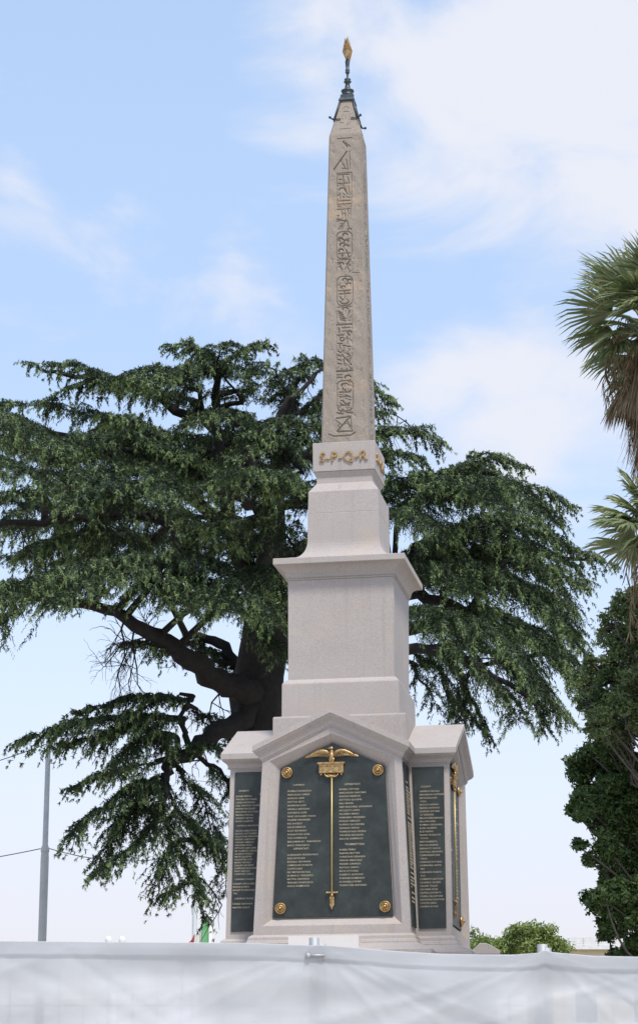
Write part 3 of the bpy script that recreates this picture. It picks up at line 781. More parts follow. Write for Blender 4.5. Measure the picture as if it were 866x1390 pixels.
# pads: (ridge polyline px, depth at inner end, depth at tip, half width m, hang m)
pads = [
 ([(300, 500), (262, 474), (222, 468)], .2, -.4, .7, .34), ([(300, 498), (330, 470), (372, 468)], .2, .3, .7, .36), ([(296, 520), (300, 476), (318, 464)], .2, -1.2, .8, .4), ([(292, 510), (285, 480), (270, 476)], .3, 1.4, .9, .4),
 ([(345, 530), (330, 478), (352, 462)], .5, .8, .5, .3),
 ([(270, 545), (185, 520), (110, 492), (38, 494)], 1.6, 2.6, 1.0, .5), ([(270, 530), (215, 502), (160, 512)], 1.2, -.6, 1.1, .5), ([(330, 545), (290, 502), (235, 500), (190, 515)], .4, -1.6, 1.2, .5),
 ([(180, 530), (120, 525), (68, 540)], 2.2, 2.8, .7, .35),
 ([(400, 540), (365, 492), (345, 508)], 0, -.8, .8, .45), ([(402, 520), (418, 486), (437, 500)], 0, -.4, .7, .45), ([(405, 560), (390, 510), (420, 492)], 0, .9, 1., .5),
 ([(410, 560), (440, 520), (490, 515), (532, 548)], .3, .9, .9, .45), ([(420, 560), (470, 540), (520, 560)], 1.2, 1.6, .8, .5),
 ([(440, 640), (500, 592), (560, 588), (600, 604)], .9, 1.4, 1.0, .5), ([(450, 660), (510, 612), (575, 620)], 1.0, 0, .9, .5),
 ([(220, 600), (140, 566), (60, 548), (-40, 545)], 2.6, 3.4, 1.1, .5), ([(230, 590), (170, 572), (130, 582)], 2, .8, 1, .5),
 ([(60, 600), (140, 590), (230, 600), (268, 622)], -.2, -2.4, 1.1, .55), ([(-60, 560), (20, 562), (70, 590), (110, 610)], -1, -2.4, 1.1, .55),
 ([(100, 600), (40, 580), (-40, 572)], 1, 2, 1, .5), ([(250, 620), (190, 575), (140, 560)], -.6, -2.2, .8, .5),
 ([(-60, 610), (10, 622), (50, 640), (72, 660)], -2, -3.6, 1.0, .55), ([(100, 640), (150, 645), (170, 680)], -2.4, -3.8, .9, .5),
 ([(90, 690), (140, 665), (200, 650), (240, 668)], -3, -4.6, 1.1, .55), ([(130, 640), (180, 655), (260, 700), (310, 730)], -2.4, -3.8, 1.1, .55), ([(60, 640), (110, 640), (160, 630)], -1, -3, 1, .5),
 ([(170, 610), (210, 625), (240, 650)], -.6, -2.6, .8, .5), ([(0, 680), (60, 660), (110, 690)], -2, -4.4, 1, .5),
 ([(380, 690), (340, 652), (290, 645), (260, 668)], -2.6, -4.6, 1.1, .6), ([(420, 680), (380, 648), (320, 640)], -2, -4.8, 1.1, .6), ([(440, 690), (410, 660), (380, 655)], -1.6, -4.2, .9, .6),
 ([(410, 760), (370, 712), (310, 710), (262, 728)], -1, -3.0, 1.0, .5), ([(300, 720), (250, 715), (200, 740)], 0, -1.6, 1, .5),
 ([(240, 740), (290, 760), (340, 800), (380, 850)], -2.6, -4.4, 1.1, .6), ([(410, 800), (370, 770), (330, 800), (300, 830)], -1.4, -3.6, 1.1, .6), ([(400, 850), (380, 800), (350, 830)], -1, -3.4, .8, .6),
 ([(320, 815), (250, 775), (170, 758), (90, 768), (30, 795)], -2.4, -5.4, 1.3, .45), ([(280, 815), (200, 780), (130, 780), (70, 815)], -3, -5.8, 1.2, .42), ([(230, 775), (290, 800), (320, 830)], -3, -5, .9, .45),
 ([(140, 800), (60, 790), (-50, 800)], -3.4, -5.0, 1.4, .7), ([(90, 800), (30, 800), (-40, 830)], -4, -6, 1.2, .7), ([(200, 790), (240, 810), (260, 830)], -3.4, -5.0, .7, .4), ([(330, 830), (370, 870), (378, 900)], -1, -2.4, .6, .6),
 ([(200, 740), (120, 720), (40, 740)], -1, -3, 1.3, .5), ([(260, 700), (160, 700), (60, 710), (-40, 720)], 1, 2.4, 1.3, .6), ([(300, 640), (220, 620), (150, 640)], 2, 3.6, 1.2, .6),
 ([(330, 600), (260, 590), (200, 610)], 1, 2.6, 1.2, .7), ([(350, 620), (300, 600), (250, 640)], 1.6, 3, 1.1, .7), ([(360, 580), (320, 550), (270, 560)], 1, 2.4, 1., .7),
 ([(240, 880), (200, 868), (165, 872)], -2, -2.6, .5, .4), ([(300, 900), (260, 872), (215, 890)], .8, 1.8, .8, .35), ([(330, 920), (300, 888), (262, 890)], .6, 1.6, .6, .5),
 ([(20, 830), (-20, 840), (-60, 860)], -3, -4, 1, .6),
 ([(420, 600), (385, 565), (330, 590)], -.3, -1.6, 1.0, .6), ([(410, 640), (360, 600), (300, 625)], -.4, -2.0, 1.0, .6), ([(400, 600), (425, 575), (440, 600)], -.3, -1.2, .8, .6), ([(340, 590), (300, 560), (250, 575)], -.2, -1.8, 1.0, .6), ([(300, 660), (250, 620), (190, 640)], 2.4, 3.4, 1.2, .6),
 # lower left, hanging against the sky
 ([(262, 945), (210, 938), (150, 950), (102, 965)], -1.6, -2.4, .6, .3), ([(250, 975), (180, 970), (100, 985), (28, 1004)], -1.8, -2.8, .8, .4), ([(240, 1000), (190, 985), (140, 1000), (80, 1010)], -1.8, -2, .8, .45),
 ([(238, 1020), (200, 1000), (170, 1025), (160, 1050)], -1.7, -3, .8, .5), ([(225, 1030), (170, 1042), (120, 1058), (98, 1070)], -1.9, -2.6, .6, .35), ([(220, 1050), (160, 1085), (110, 1120), (96, 1155)], -1.9, -2.4, .55, .4),
 ([(215, 1060), (170, 1110), (140, 1160), (130, 1190)], -1.9, -1.4, .5, .4), ([(222, 1080), (200, 1130), (150, 1170), (138, 1185)], -2, -2.8, .5, .35),
 ([(240, 1140), (230, 1165), (215, 1200), (216, 1225)], -2, -2.4, .45, .35), ([(245, 1160), (262, 1190), (268, 1225), (280, 1252)], -2, -1.8, .45, .35), ([(240, 1100), (270, 1130), (300, 1170), (308, 1215)], -1.8, -1.2, .5, .45),
 ([(240, 1040), (275, 1070), (290, 1110), (300, 1150)], -1.5, -.6, .5, .45), ([(285, 1035), (310, 1060), (318, 1110)], -1.2, -.8, .5, .45), ([(225, 1060), (240, 1090), (238, 1130), (245, 1165)], -2, -2.6, .5, .4),
 ([(260, 1020), (290, 1012), (315, 1030)], -1.5, -2.2, .4, .35), ([(220, 1060), (190, 1070), (165, 1090)], -2, -2.8, .6, .4), ([(215, 1090), (180, 1100), (165, 1130)], -2, -1, .5, .4), ([(250, 1140), (285, 1150), (318, 1180)], -1.6, -1, .4, .4),
 ([(260, 1190), (240, 1200), (225, 1215)], -2, -2.4, .35, .3), ([(262, 960), (290, 975), (315, 1000)], -1.2, -.4, .4, .3),
 # right side
 ([(600, 660), (630, 625), (665, 608)], 1.2, .6, .8, .45), ([(610, 650), (660, 618), (715, 634)], 1.2, 1.6, .8, .4), ([(520, 680), (570, 648), (640, 628)], 1.4, 0, 1.2, .5), ([(470, 690), (530, 655), (590, 642), (620, 655)], .8, -1.4, 1.1, .6),
 ([(620, 660), (680, 650), (740, 665), (785, 690)], 1.2, 1.6, .9, .45), ([(560, 680), (640, 650), (700, 660), (745, 700)], .8, -1.2, 1.2, .6), ([(540, 700), (600, 662), (650, 668), (690, 690)], 0, -2.6, 1.1, .6),
 ([(600, 720), (680, 700), (740, 715), (770, 745)], 1.4, .6, 1.0, .45), ([(600, 740), (700, 720), (780, 745), (838, 768)], 1.6, 1.2, .9, .42), ([(560, 740), (650, 715), (720, 735), (770, 765)], 1, -1.4, 1.2, .6),
 ([(560, 770), (650, 745), (730, 770), (795, 795)], 1.6, .6, 1.0, .5), ([(560, 790), (640, 760), (710, 790), (770, 850)], .6, -1.8, 1.3, .6), ([(600, 800), (680, 790), (750, 830), (785, 880)], .2, -.6, 1.2, .6),
 ([(600, 830), (680, 830), (750, 870), (800, 920)], 0, -1.4, 1.2, .65), ([(620, 850), (700, 860), (770, 900), (812, 965)], -.6, -1.6, 1.1, .65), ([(560, 850), (640, 840), (700, 880), (740, 940)], -1.4, -3, 1.3, .7),
 ([(600, 870), (660, 880), (710, 930), (740, 990)], 1.6, .6, .9, .6), ([(580, 880), (640, 900), (690, 950), (700, 980)], -2, -3, .9, .7), ([(570, 880), (610, 900), (640, 960), (665, 1005)], 1.6, 1.4, .55, .5),
 ([(560, 880), (590, 900), (610, 950), (625, 985)], -1, -1.4, .6, .6), ([(560, 830), (600, 830), (630, 880)], -1.4, -3, 1.0, .8), ([(550, 780), (600, 770), (640, 800)], -.6, -2.4, 1.1, .7), ([(540, 830), (575, 830), (600, 870)], 1.4, 2.4, 1, .7),
 ([(560, 900), (580, 930), (590, 960)], .6, .8, .5, .5), ([(640, 910), (620, 950), (650, 985)], 1.0, 1.4, .5, .5), ([(700, 900), (740, 940), (770, 975)], .4, .4, .8, .6), ([(690, 760), (740, 780), (780, 830)], .6, 0, 1, .6),
 ([(520, 700), (560, 690), (600, 720)], -.6, -2, 1.1, .8), ([(530, 760), (580, 740), (620, 750)], 1.4, 2.6, 1.2, .7), ([(640, 760), (690, 740), (740, 770)], 1, 2.4, 1.1, .6),
]
def bez(pts, n):
    s = smooth(pts, 8); s = np.array(s); d = np.r_[0, np.cumsum(np.linalg.norm(np.diff(s, axis=0), axis=1))]
    t = np.linspace(0, d[-1], n); return np.stack([np.interp(t, d, s[:, k]) for k in range(3)], 1), d[-1]
more = []
for ridge, d0, d1, W, hang in pads:
    cy_ = np.mean([y for x, y in ridge])
    if cy_ < 760 + (100 if ridge[0][0] > 450 else 0) and len(ridge) > 2 and ridge[-1][1] > 500:
        k_ = .55; mx_ = ridge[0]
        nr = [(mx_[0]+(x-mx_[0])*(k_+.3)+rng.uniform(-12, 12), y+22+rng.uniform(-6, 14)) for x, y in ridge]
        if rng.random() < (.65 if ridge[0][0] < 430 else .35): more.append((nr, d0+rng.uniform(2.0, 3.4), d1+rng.uniform(2.4, 4.2), W*1.1, hang*1.0))
pads = [(a, b, c, d*1.06, e*.80) for a, b, c, d, e in pads]+more
TW = []                                             # twig records: base(3), dir(3), length
sticks = []
def tuft_mesh(T, K=8, w=.016, ln=.075, rs=1.0):
    T = np.array(T); n = len(T); B = T[:, :3]; D = T[:, 3:6]; L = T[:, 6]
    out = []
    side = rng.normal(size=(n, 3)); side[:, 2] *= .3
    for k in range(K):
        s = (k+.3)/K
        # twig leaves along its spray and bends to hang down
        p = B+D*(L*s*.58)[:, None]; p[:, 2] -= L*(s**1.7)*.80
        p += side*(.012*math.sin(k*1.7))
        tang = D*.4*(1-s); tang[:, 2] -= .35+.9*s
        d = rng.normal(size=(n, 3))*.75*rs+tang*1.3; d /= np.linalg.norm(d, axis=1)[:, None]
        ws = np.cross(d, T[:, 7:10]*np.array([1, 1, 1.2*(1-s)+.1])+rng.normal(size=(n, 3))*.45); ws /= np.linalg.norm(ws, axis=1)[:, None]+1e-9
        wd = w*(1-.35*s)*rng.uniform(.7, 1.4, n); l_ = ln*rng.uniform(.7, 1.5, n)*(1-.25*s)
        out.append(np.stack([p-ws*wd[:, None], p+ws*wd[:, None], p+d*l_[:, None]], 1))
    return np.concatenate(out)
for ridge, d0, d1, W, hang in pads:
    m = len(ridge); pts = [Q(x, y, d0+(d1-d0)*i/(m-1)) for i, (x, y) in enumerate(ridge)]
    sp, L = bez(pts, 28)
    # feeder branch from the skeleton
    a = sp[0]; dd = np.linalg.norm(skel-a, axis=1)+np.maximum(skel[:, 2]-a[2]+.1, 0)*2; s0 = skel[dd.argmin()]
    mid = (s0+a)/2+up*.12*np.linalg.norm(a-s0)*.5
    if np.linalg.norm(a-s0) > .1: bk.tube(smooth([s0, mid, a, sp[3]]), smr([.075, .055, .045, .03]), 6)
    wob = np.cumsum(rng.normal(size=(28, 3))*.018, axis=0); wob -= np.linspace(0, 1, 28)[:, None]*wob[-1]; sp = sp+wob
    bk.tube(sp-up*.05, np.linspace(.028, .006, 28), 5)
    gap = 0; lenf = 1.0
    dens_ = .055 if ridge[0][1] > 930 else .068; W = W*(1.2 if ridge[0][1] > 930 else 1); ns = max(6, int(L/dens_))
    for i in range(ns*2):
        if i % 2 == 0:
            if gap > 0: gap -= 1
            elif rng.random() < .07: gap = int(rng.integers(2, 5))
            if rng.random() < .3: lenf = rng.uniform(.6, 1.25)
        if gap > 0 and rng.random() < .75: continue
        t = (i/2+rng.uniform(-.3, .3))/ns; t = min(max(t, .02), .995); x = t*27; j = int(x); fr = x-j; j2 = min(j+1, 27)
        o = sp[j]*(1-fr)+sp[j2]*fr; tan = sp[min(j+2, 27)]-sp[max(j-1, 0)]; tan /= np.linalg.norm(tan)
        perp = np.cross(tan, up); perp /= np.linalg.norm(perp)+1e-9; sd = 1 if i % 2 else -1
        fw = rng.uniform(.3, .9); dr = tan*fw+perp*sd*rng.uniform(.5, 1.1)+up*rng.uniform(-.05, .38); dr /= np.linalg.norm(dr)
        ln = W*(1-.72*t)*(min(1, t*4+.35))*lenf*rng.uniform(.55, 1.15)+.10
        q = max(2, int(ln/.060)); r_ = (np.arange(q)+rng.uniform(0, 1, q))/q
        dro = .40+.45*rng.random()
        for rr_ in r_:
            b_ = o+dr*ln*rr_; b_[2] -= dro*ln*rr_**2
            dv = dr*.8+rng.normal(size=3)*.45; dv[2] = dv[2]*.5+.2
            on = perp*sd*.9+up*.9; TW.append((*b_, *dv, hang*rng.uniform(.35, 1.0)*(.55+.45*(1-rr_*.5))*(1-.68*t), *on, rr_+.35*t))
        e = o+dr*ln; e[2] -= dro*ln; m_ = o+dr*ln*.5; m_[2] -= dro*ln*.25
        wv = np.array([0, 0, .006]); sticks.append([o-wv, o+wv, m_+wv*.8, m_-wv*.8]); sticks.append([m_-wv*.8, m_+wv*.8, e+wv*.3, e-wv*.3])
# a few dead twigs under the big limb
def dead(p, d, L, r, lev):
    if lev == 0: return
    q = [np.array(p)]; dd = np.array(d, float)
    for k in range(4): dd = dd+rng.normal(size=3)*.22+np.array([0, 0, -.12]); dd /= np.linalg.norm(dd); q.append(q[-1]+dd*L/4)
    bk.tube(q, np.linspace(r, r*.5, 5), 4)
    for k in range(4): dead(q[1+k % 4], dd+rng.normal(size=3)*.6, L*.62, r*.55, lev-1)
nr_ = lambda q: skel[np.linalg.norm(skel-q, axis=1).argmin()]
dead(nr_(Q(172, 842, -3)), (-.1, 0, -1), 1.0, .022, 4); dead(nr_(Q(185, 850, -3)), (.15, 0, -1), 1.1, .02, 4)
for _ in range(26):
    k_ = rng.integers(len(skel)); dead(skel[k_], rng.normal(size=3)*np.array([1, 1, .6]), .9, .02, 3)
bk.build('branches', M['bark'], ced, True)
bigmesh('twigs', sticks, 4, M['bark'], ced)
TW = np.array(TW); lit_tip = (TW[:, 10]+rng.normal(size=len(TW))*.3) > 1.02
bigmesh('crown', tuft_mesh(TW[~lit_tip], 12, .0125, .066), 3, M['cedar'], ced)
bigmesh('sunlit_young_shoots', tuft_mesh(TW[lit_tip], 12, .0115, .062), 3, M['young_lit'], ced)  # outermost tufts: fresh shoots with the lit look put into their colour
print('cedar twigs', len(TW))
# ------------------------------------------------------------------ leafy trees
def leafcloud(blobs, per, size, squash=.8):
    out = []
    for c, r in blobs:
        n = max(8, int(per*r*r)); d = rng.normal(size=(n, 3)); d /= np.linalg.norm(d, axis=1)[:, None]
        rad = r*(rng.random(n)**.45)*(1+.25*np.sin(d[:, 0]*5+c[0]*3)*np.cos(d[:, 2]*6+c[2]))
        p = np.array(c)+d*rad[:, None]*np.array([1, 1, squash])
        nn = d*.6+rng.normal(size=(n, 3))*.7+np.array([0, 0, .5]); nn /= np.linalg.norm(nn, axis=1)[:, None]
        a = np.cross(nn, rng.normal(size=(n, 3))); a /= np.linalg.norm(a, axis=1)[:, None]; b_ = np.cross(nn, a)
        s = (size*rng.uniform(.6, 1.3, n))[:, None]
        out.append(np.stack([p-a*s, p-b_*s*.38, p+a*s, p+b_*s*.38], 1))
    return np.concatenate(out)
def leaftree(name, label, Y, outline, trunkpx, r_extra, per, size, mat, cat='tree', group=None, trunk_r=.18, bmat='bark2', sub=5, subr=.35):
    tx = P(trunkpx, 1200, Y)[0]
    t = thing(name, (tx, Y, 0), label, cat, group)
    blobs = []; brs = MB(); top = max(P(x, y, Y)[2] for x, y, r in outline)
    tr = [(tx, Y, -.05), (tx+.1, Y, top*.3), (tx-.05, Y, top*.6), (tx, Y, top*.92)]
    MB().tube(smooth(tr), smr([trunk_r*1.3, trunk_r, trunk_r*.7, trunk_r*.2]), 10, .05).build('trunk', M[bmat], t, True)
    for x, y, r in outline:
        dy = rng.uniform(-1, 1)*r_extra; c = P(x, y, Y+dy)
        s0 = np.array([tx, Y, max(1.5, c[2]-abs(c[0]-tx)*.7-.6)]); s0[2] = min(s0[2], top*.9)
        L_ = np.linalg.norm(c-s0); brs.tube(smooth([s0, s0*.65+c*.35+rng.normal(size=3)*L_*.09-up*L_*.08, s0*.3+c*.7+rng.normal(size=3)*L_*.07-up*L_*.04, c], 4), np.linspace(trunk_r*.16, .008, 13), 6)
        for k in range(sub):
            o = rng.normal(size=3); o /= np.linalg.norm(o); o *= np.array([1, 1, .8])
            q = c+o*r*rng.uniform(.35, .95); blobs.append((q, r*subr*rng.uniform(.6, 1.3)))
            brs.tube([c, (c+q)/2+rng.normal(size=3)*.02, q+o*r*.15], [.014, .01, .004], 4)
    brs.build('branches', M[bmat], t, True)
    bigmesh('crown', leafcloud(blobs, per, size), 4, M[mat], t)
    return t
dark = []
for y in range(965, 1330, 26):                     # boundary from the photo, filled to the right and beyond the frame
    xb = np.interp(y, [900, 940, 985, 1010, 1050, 1100, 1130, 1150, 1190, 1230, 1260, 1300, 1340], [836, 800, 812, 790, 785, 782, 800, 805, 822, 798, 815, 830, 840])
    x = xb+12+rng.uniform(-8, 6)
    while x < 1120:
        if rng.random() < .10 or (y < 1000 and x < 850): x += rng.uniform(24, 36); continue
        dark.append((x, y+rng.uniform(-10, 10), rng.uniform(.17, .26))); x += rng.uniform(24, 36)
for x, y, r in ((775, 1098, .10), (785, 1055, .13), (797, 1022, .12), (798, 1220, .13), (812, 1216, .12), (790, 1110, .12), (786, 1150, .13), (800, 1168, .12), (805, 980, .12)): dark.append((x, y, r))
dark += [(x+rng.uniform(-2, 16), y+rng.uniform(-12, 12), r_*1.1) for x, y, r_ in dark if x > 800]
leaftree('evergreen_tree', 'dense dark glossy-leaved tree filling the lower right edge', 30, dark, 960, .9, 8500, .038, 'leafdark', trunk_r=.22, sub=10, subr=.55)
pale = []
for x, y, r in ((845, 820, .2), (858, 812, .2), (832, 850, .2), (862, 845, .25), (840, 880, .25), (815, 905, .2), (802, 930, .18), (830, 925, .25), (858, 900, .3), (812, 960, .2), (845, 960, .3), (870, 940, .35), (825, 990, .2), (880, 860, .3), (880, 810, .25), (900, 830, .35), (910, 900, .4), (940, 870, .4), (930, 950, .4), (900, 800, .3), (800, 895, .1), (834, 826, .1), (812, 985, .2), (795, 955, .14), (835, 1000, .22), (860, 985, .25), (820, 945, .2), (850, 870, .22), (866, 830, .2)):
    pale.append((x, y, r*1.15))
leaftree('leafy_tree', 'paler wispy-topped tree rising above the dark dense tree', 29, pale, 900, .8, 9000, .032, 'leafpale', trunk_r=.14, sub=15, subr=.38)
# pines beyond, right of the monument
pine1 = [(714, 1270, .75), (742, 1279, .75), (700, 1282, .7), (730, 1280, 1.1), (757, 1288, .7), (705, 1290, 1.), (740, 1298, 1.), (685, 1284, .6), (690, 1296, .9), (668, 1294, .6)]
leaftree('pine_tree', 'rounded bright green pine crown far behind, between monument and dark tree', 90, pine1, 730, 1.5, 1300, .075, 'pine', trunk_r=.3, sub=14, subr=.42)
pine2 = [(645, 1282, .7), (660, 1285, .6), (635, 1290, .6), (650, 1295, .7), (675, 1293, .5)]
leaftree('pine_tree', 'small bright green bush crown just right of the monument base', 95, pine2, 650, 1.2, 1300, .075, 'pine', trunk_r=.25, sub=12, subr=.42)
# ------------------------------------------------------------------ palms
def palm(Y, cx, cy, leaves, rnd, label, skirt_len, seedv, skirt_r=.40):
    global rng
    H = P(cx, cy, Y); t = thing('palm_tree', (H[0], Y, 0), label, 'palm tree', 'fan palms at the right edge')
    MB().tube([(H[0]+.5, Y, -.05), (H[0]+.42, Y, H[2]*.5), (H[0]+.24, Y, H[2]-1.6), (H[0]+.05, Y, H[2]-.5), (H[0], Y, H[2])], [.30, .22, .2, .2, .16], 14, .04).build('trunk', M['bark2'], t, True)
    quads = []; dead_q = []; pet = MB()
    def fan(base, tip_dir, plen, flen, spread, deadf=False):
        tip_dir = tip_dir/np.linalg.norm(tip_dir)
        # petiole
        mid = base+tip_dir*plen*.55+up*.10*plen; hub = base+tip_dir*plen-up*.02
        if not deadf: pet.tube([base, mid, hub], [.022, .016, .012], 5)
        d = hub-mid; d /= np.linalg.norm(d); side = np.cross(d, up); side /= np.linalg.norm(side)+1e-9; nrm = np.cross(side, d)
        roll = rng.uniform(-.5, .5); side = side*math.cos(roll)+nrm*math.sin(roll); nrm = np.cross(side, d)
        n = 46
        for i in range(n):
            a = (i/(n-1)-.5)*2*spread; L = flen*(.62+.38*math.cos(a*.75))*rng.uniform(.9, 1.08)
            v0 = d*math.cos(a)+side*math.sin(a)+nrm*(.10*math.cos(a*2)+rng.normal()*.035)
            w = np.cross(v0, nrm); w /= np.linalg.norm(w); w = w*.55+nrm*.45*(1 if i % 2 else -1); w /= np.linalg.norm(w)
            fd = rng.uniform(.10, .30)*(2 if deadf else 1)
            p0 = hub; p1 = hub+v0*L*.45; p2 = hub+v0*L*.78-up*fd*L*.22; p3 = hub+v0*L-up*fd*L*.75
            ww = .017
            T_ = dead_q if deadf else quads
            T_.append([p0-w*.003, p0+w*.003, p1+w*ww, p1-w*ww]); T_.append([p1-w*ww, p1+w*ww, p2+w*ww*.65, p2-w*ww*.65]); T_.append([p2-w*ww*.65, p2+w*ww*.65, p3+w*.001, p3-w*.001])
    for (x, y, dy, pl_, fl_) in leaves:
        tip = P(x, y, Y+dy); b_ = H.copy(); dv = tip-b_; L = np.linalg.norm(dv)
        fan(b_, dv+up*.05, L*pl_, L*fl_, 1.25)
    for i in range(rnd):
        a = rng.uniform(-1.9, 1.9)+0.0; el = rng.uniform(-.5 if skirt_len > 1 else -.05, 1.2 if skirt_len > 1 else .5)
        dv = np.array([math.cos(a)*math.cos(el), math.sin(a)*math.cos(el), math.sin(el)])
        fan(H.copy(), dv, rng.uniform(.6, .85), rng.uniform(.6, .75), 1.3)
    # skirt of dead leaves
    n = int(1500*skirt_len); an = rng.uniform(0, 2*math.pi, n); zz = H[2]-.15-rng.random(n)*skirt_len
    k = (H[2]-zz)/skirt_len; rad = skirt_r*np.clip(.55+1.1*k-.9*k*k, .3, 1.0)*rng.uniform(.75, 1.15, n)
    p = np.stack([H[0]+.12*(H[2]-zz)+np.cos(an)*rad, Y+np.sin(an)*rad, zz], 1)
    L = rng.uniform(.25, .6, n); dx = np.stack([np.cos(an)*.18+rng.normal(size=n)*.12, np.sin(an)*.18+rng.normal(size=n)*.12, -np.ones(n)], 1)
    w = np.stack([-np.sin(an), np.cos(an), rng.normal(size=n)*.1], 1)*.014
    dead_q += list(np.stack([p-w, p+w, p+dx*L[:, None]+w*.3, p+dx*L[:, None]-w*.3], 1))
    for i in range(10 if skirt_len > 1 else 0):
        a = rng.uniform(0, 2*math.pi); fan(H-up*rng.uniform(.1, .5), np.array([math.cos(a)*.6, math.sin(a)*.6, -.8]), .45, .5, .5, True)
    # stringy old flower stalks
    st_ = MB()
    for i in range(13 if skirt_len > 1 else 4):
        a = rng.uniform(2.0, 4.4); o = H+np.array([math.cos(a)*.45, math.sin(a)*.45, .0]); q = [H.copy(), o]
        for j in range(7): q.append(q[-1]+np.array([rng.normal()*.03-.012, rng.normal()*.03, -.10-.02*j*rng.random()]))
        st_.tube(q, np.linspace(.012, .004, len(q)), 4)
        for j in range(3, len(q)):
            for m_ in range(3):
                e = q[j]+np.array([rng.normal()*.04, rng.normal()*.04, -.12]); st_.tube([q[j], e], [.006, .003], 3)
    pet.build('petioles', M['palm'], t, True); bigmesh('fronds', quads, 4, M['palm'], t); bigmesh('dead_leaf_skirt', dead_q, 4, M['deadleaf'], t)
    st_.build('flower_stalks', M['deadleaf'], t, True)
palm(26, 882, 452, [(838, 322, .2, .45, .55), (800, 352, .3, .42, .6), (757, 386, -.2, .42, .60), (764, 450, .1, .42, .58), (790, 482, -.5, .45, .5), (806, 400, .8, .4, .55), (835, 370, -.7, .45, .55), (860, 330, .5, .45, .6), (825, 440, -.9, .45, .5), (870, 300, 0, .5, .55), (900, 310, .6, .45, .6), (815, 425, .5, .45, .55), (848, 470, -.8, .42, .5), (800, 465, .6, .4, .5), (850, 345, .9, .45, .6), (820, 342, .7, .45, .6)], 26,
     'taller fan palm with brown skirt of dead leaves at the upper right edge', 1.75, 1)
palm(23.5, 902, 728, [(802, 672, .1, .45, .55), (840, 632, .3, .5, .5), (808, 690, -.3, .45, .55), (832, 735, -.1, .42, .5), (862, 640, .2, .45, .55), (850, 722, -.6, .45, .5), (808, 706, .4, .45, .5), (822, 655, .2, .45, .5), (838, 690, .7, .45, .5)], 22,
     'lower fan palm showing only its leftmost fronds below the taller palm', 0.45, 2, .22)
# ------------------------------------------------------------------ poles, wires, flag
YP = 50.0
b0 = P(57, 1300, YP); t0 = P(69.5, 1006, YP)
lp = thing('lamp_pole', (b0[0], YP, 0), 'tall grey steel street pole left of the cedar', 'pole')
hc = P(64, 1152, YP)[2]; xw = b0[0]; X0p = b0[0]
k = MB().lathe([(.095, 0), (.09, hc-.2), (.076, hc), (.076, hc+.02)], (X0p, YP, 0), 14); k.build('lower_mast', M['pole'], lp, True)
MB().lathe([(.076, 0), (.070, .05), (.062, .06), (.054, t0[2]-hc)], (X0p, YP, hc+.015), 14).build('upper_mast', M['pole'], lp, True)
MB().lathe([(.085, -.08), (.094, -.07), (.094, .02), (.085, .03)], (X0p, YP, hc), 14).build('collar', M['pole'], lp, True)
k = MB(); k.tube([(X0p, YP, t0[2]-.1), (X0p+.2, YP, t0[2]+.12), (X0p+.9, YP, t0[2]+.2)], .035, 8); k.ball((X0p+1.1, YP, t0[2]+.2), .25, 12, 8, (1.1, .6, .3)); k.build('lamp_head', M['pole'], lp, True)
Y2 = 56.0; b2 = P(264, 1290, Y2); h2 = P(264, 1150, Y2)[2]
l2 = thing('lamp_pole', (b2[0], Y2, 0), 'thinner grey pole showing beneath the lowest cedar branch beside the flag', 'pole')
MB().lathe([(.075, 0), (.07, 3), (.058, h2)], (b2[0], Y2, 0), 12).build('mast', M['pole'], l2, True)
MB().lathe([(.03, 0), (.085, .02), (.085, .06), (.02, .12)], (b2[0], Y2, h2-.03), 12).build('cap', M['pole'], l2, True)
def wire(a, b_, sag, label):
    a = np.array(a); b_ = np.array(b_); pts = [a+(b_-a)*t-up*sag*4*t*(1-t) for t in np.linspace(0, 1, 30)]
    o = MB().tube(pts, .010, 5).build('overhead_wire', M['wire']); setprops(o, label, 'wire', 'overhead wires')
wire(P(-420, 1085, YP), (X0p, YP, t0[2]-.05), .45, 'thin dark wire meeting the cedar foliage at the left edge, the upper of the two')
wire(P(-420, 1190, YP), (X0p-.1, YP, hc), .25, 'thin dark wire running from the left edge to the collar of the tall grey pole')
wire((X0p+.1, YP, hc), (b2[0], Y2, h2-.1), .25, 'thin dark wire running from the pole collar in behind the drooping cedar')
YF = 54.0; fb = P(286, 1290, YF); ft = P(286, 1240, YF)
fp = thing('flag_pole', (fb[0], YF, 0), 'slim white flagpole beside the left wing of the monument', 'flagpole')
MB().lathe([(.05, 0), (.045, 4), (.035, ft[2])], (fb[0], YF, 0), 12).build('mast', M['white'], fp, True)
MB().ball((fb[0], YF, ft[2]+.02), .05).build('knob', M['white'], fp, True)
m, nt, b = nmat('tricolour_cloth'); uvn = N(nt, 'ShaderNodeUVMap'); sx = N(nt, 'ShaderNodeSeparateXYZ'); nt.links.new(uvn.outputs[0], sx.inputs[0])
r = nt.nodes.new('ShaderNodeValToRGB'); r.color_ramp.interpolation = 'CONSTANT'; e = r.color_ramp.elements
e[0].position = 0; e[0].color = (.16, .40, .18, 1); e[1].position = .333; e[1].color = (.72, .72, .70, 1); x = e.new(.667); x.color = (.48, .10, .10, 1)
nt.links.new(sx.outputs[0], r.inputs[0]); nt.links.new(r.outputs[0], b.inputs['Base Color']); b.inputs['Roughness'].default_value = .8; M['flag'] = m
nu, nv = 36, 20; top = P(284, 1243, YF); v = []; f = []; uv = []
for j in range(nv+1):
    for i in range(nu+1):
        s = i/nu; t = j/nv
        x = fb[0]-.05-s*.46-.10*t*s; y = YF+.10*math.sin(s*16+t*1.2)*(.4+s*.6); z = top[2]-t*.72-s*.62-.10*math.sin(s*5)*t
        v.append((x, y, z)); uv.append((s, t))
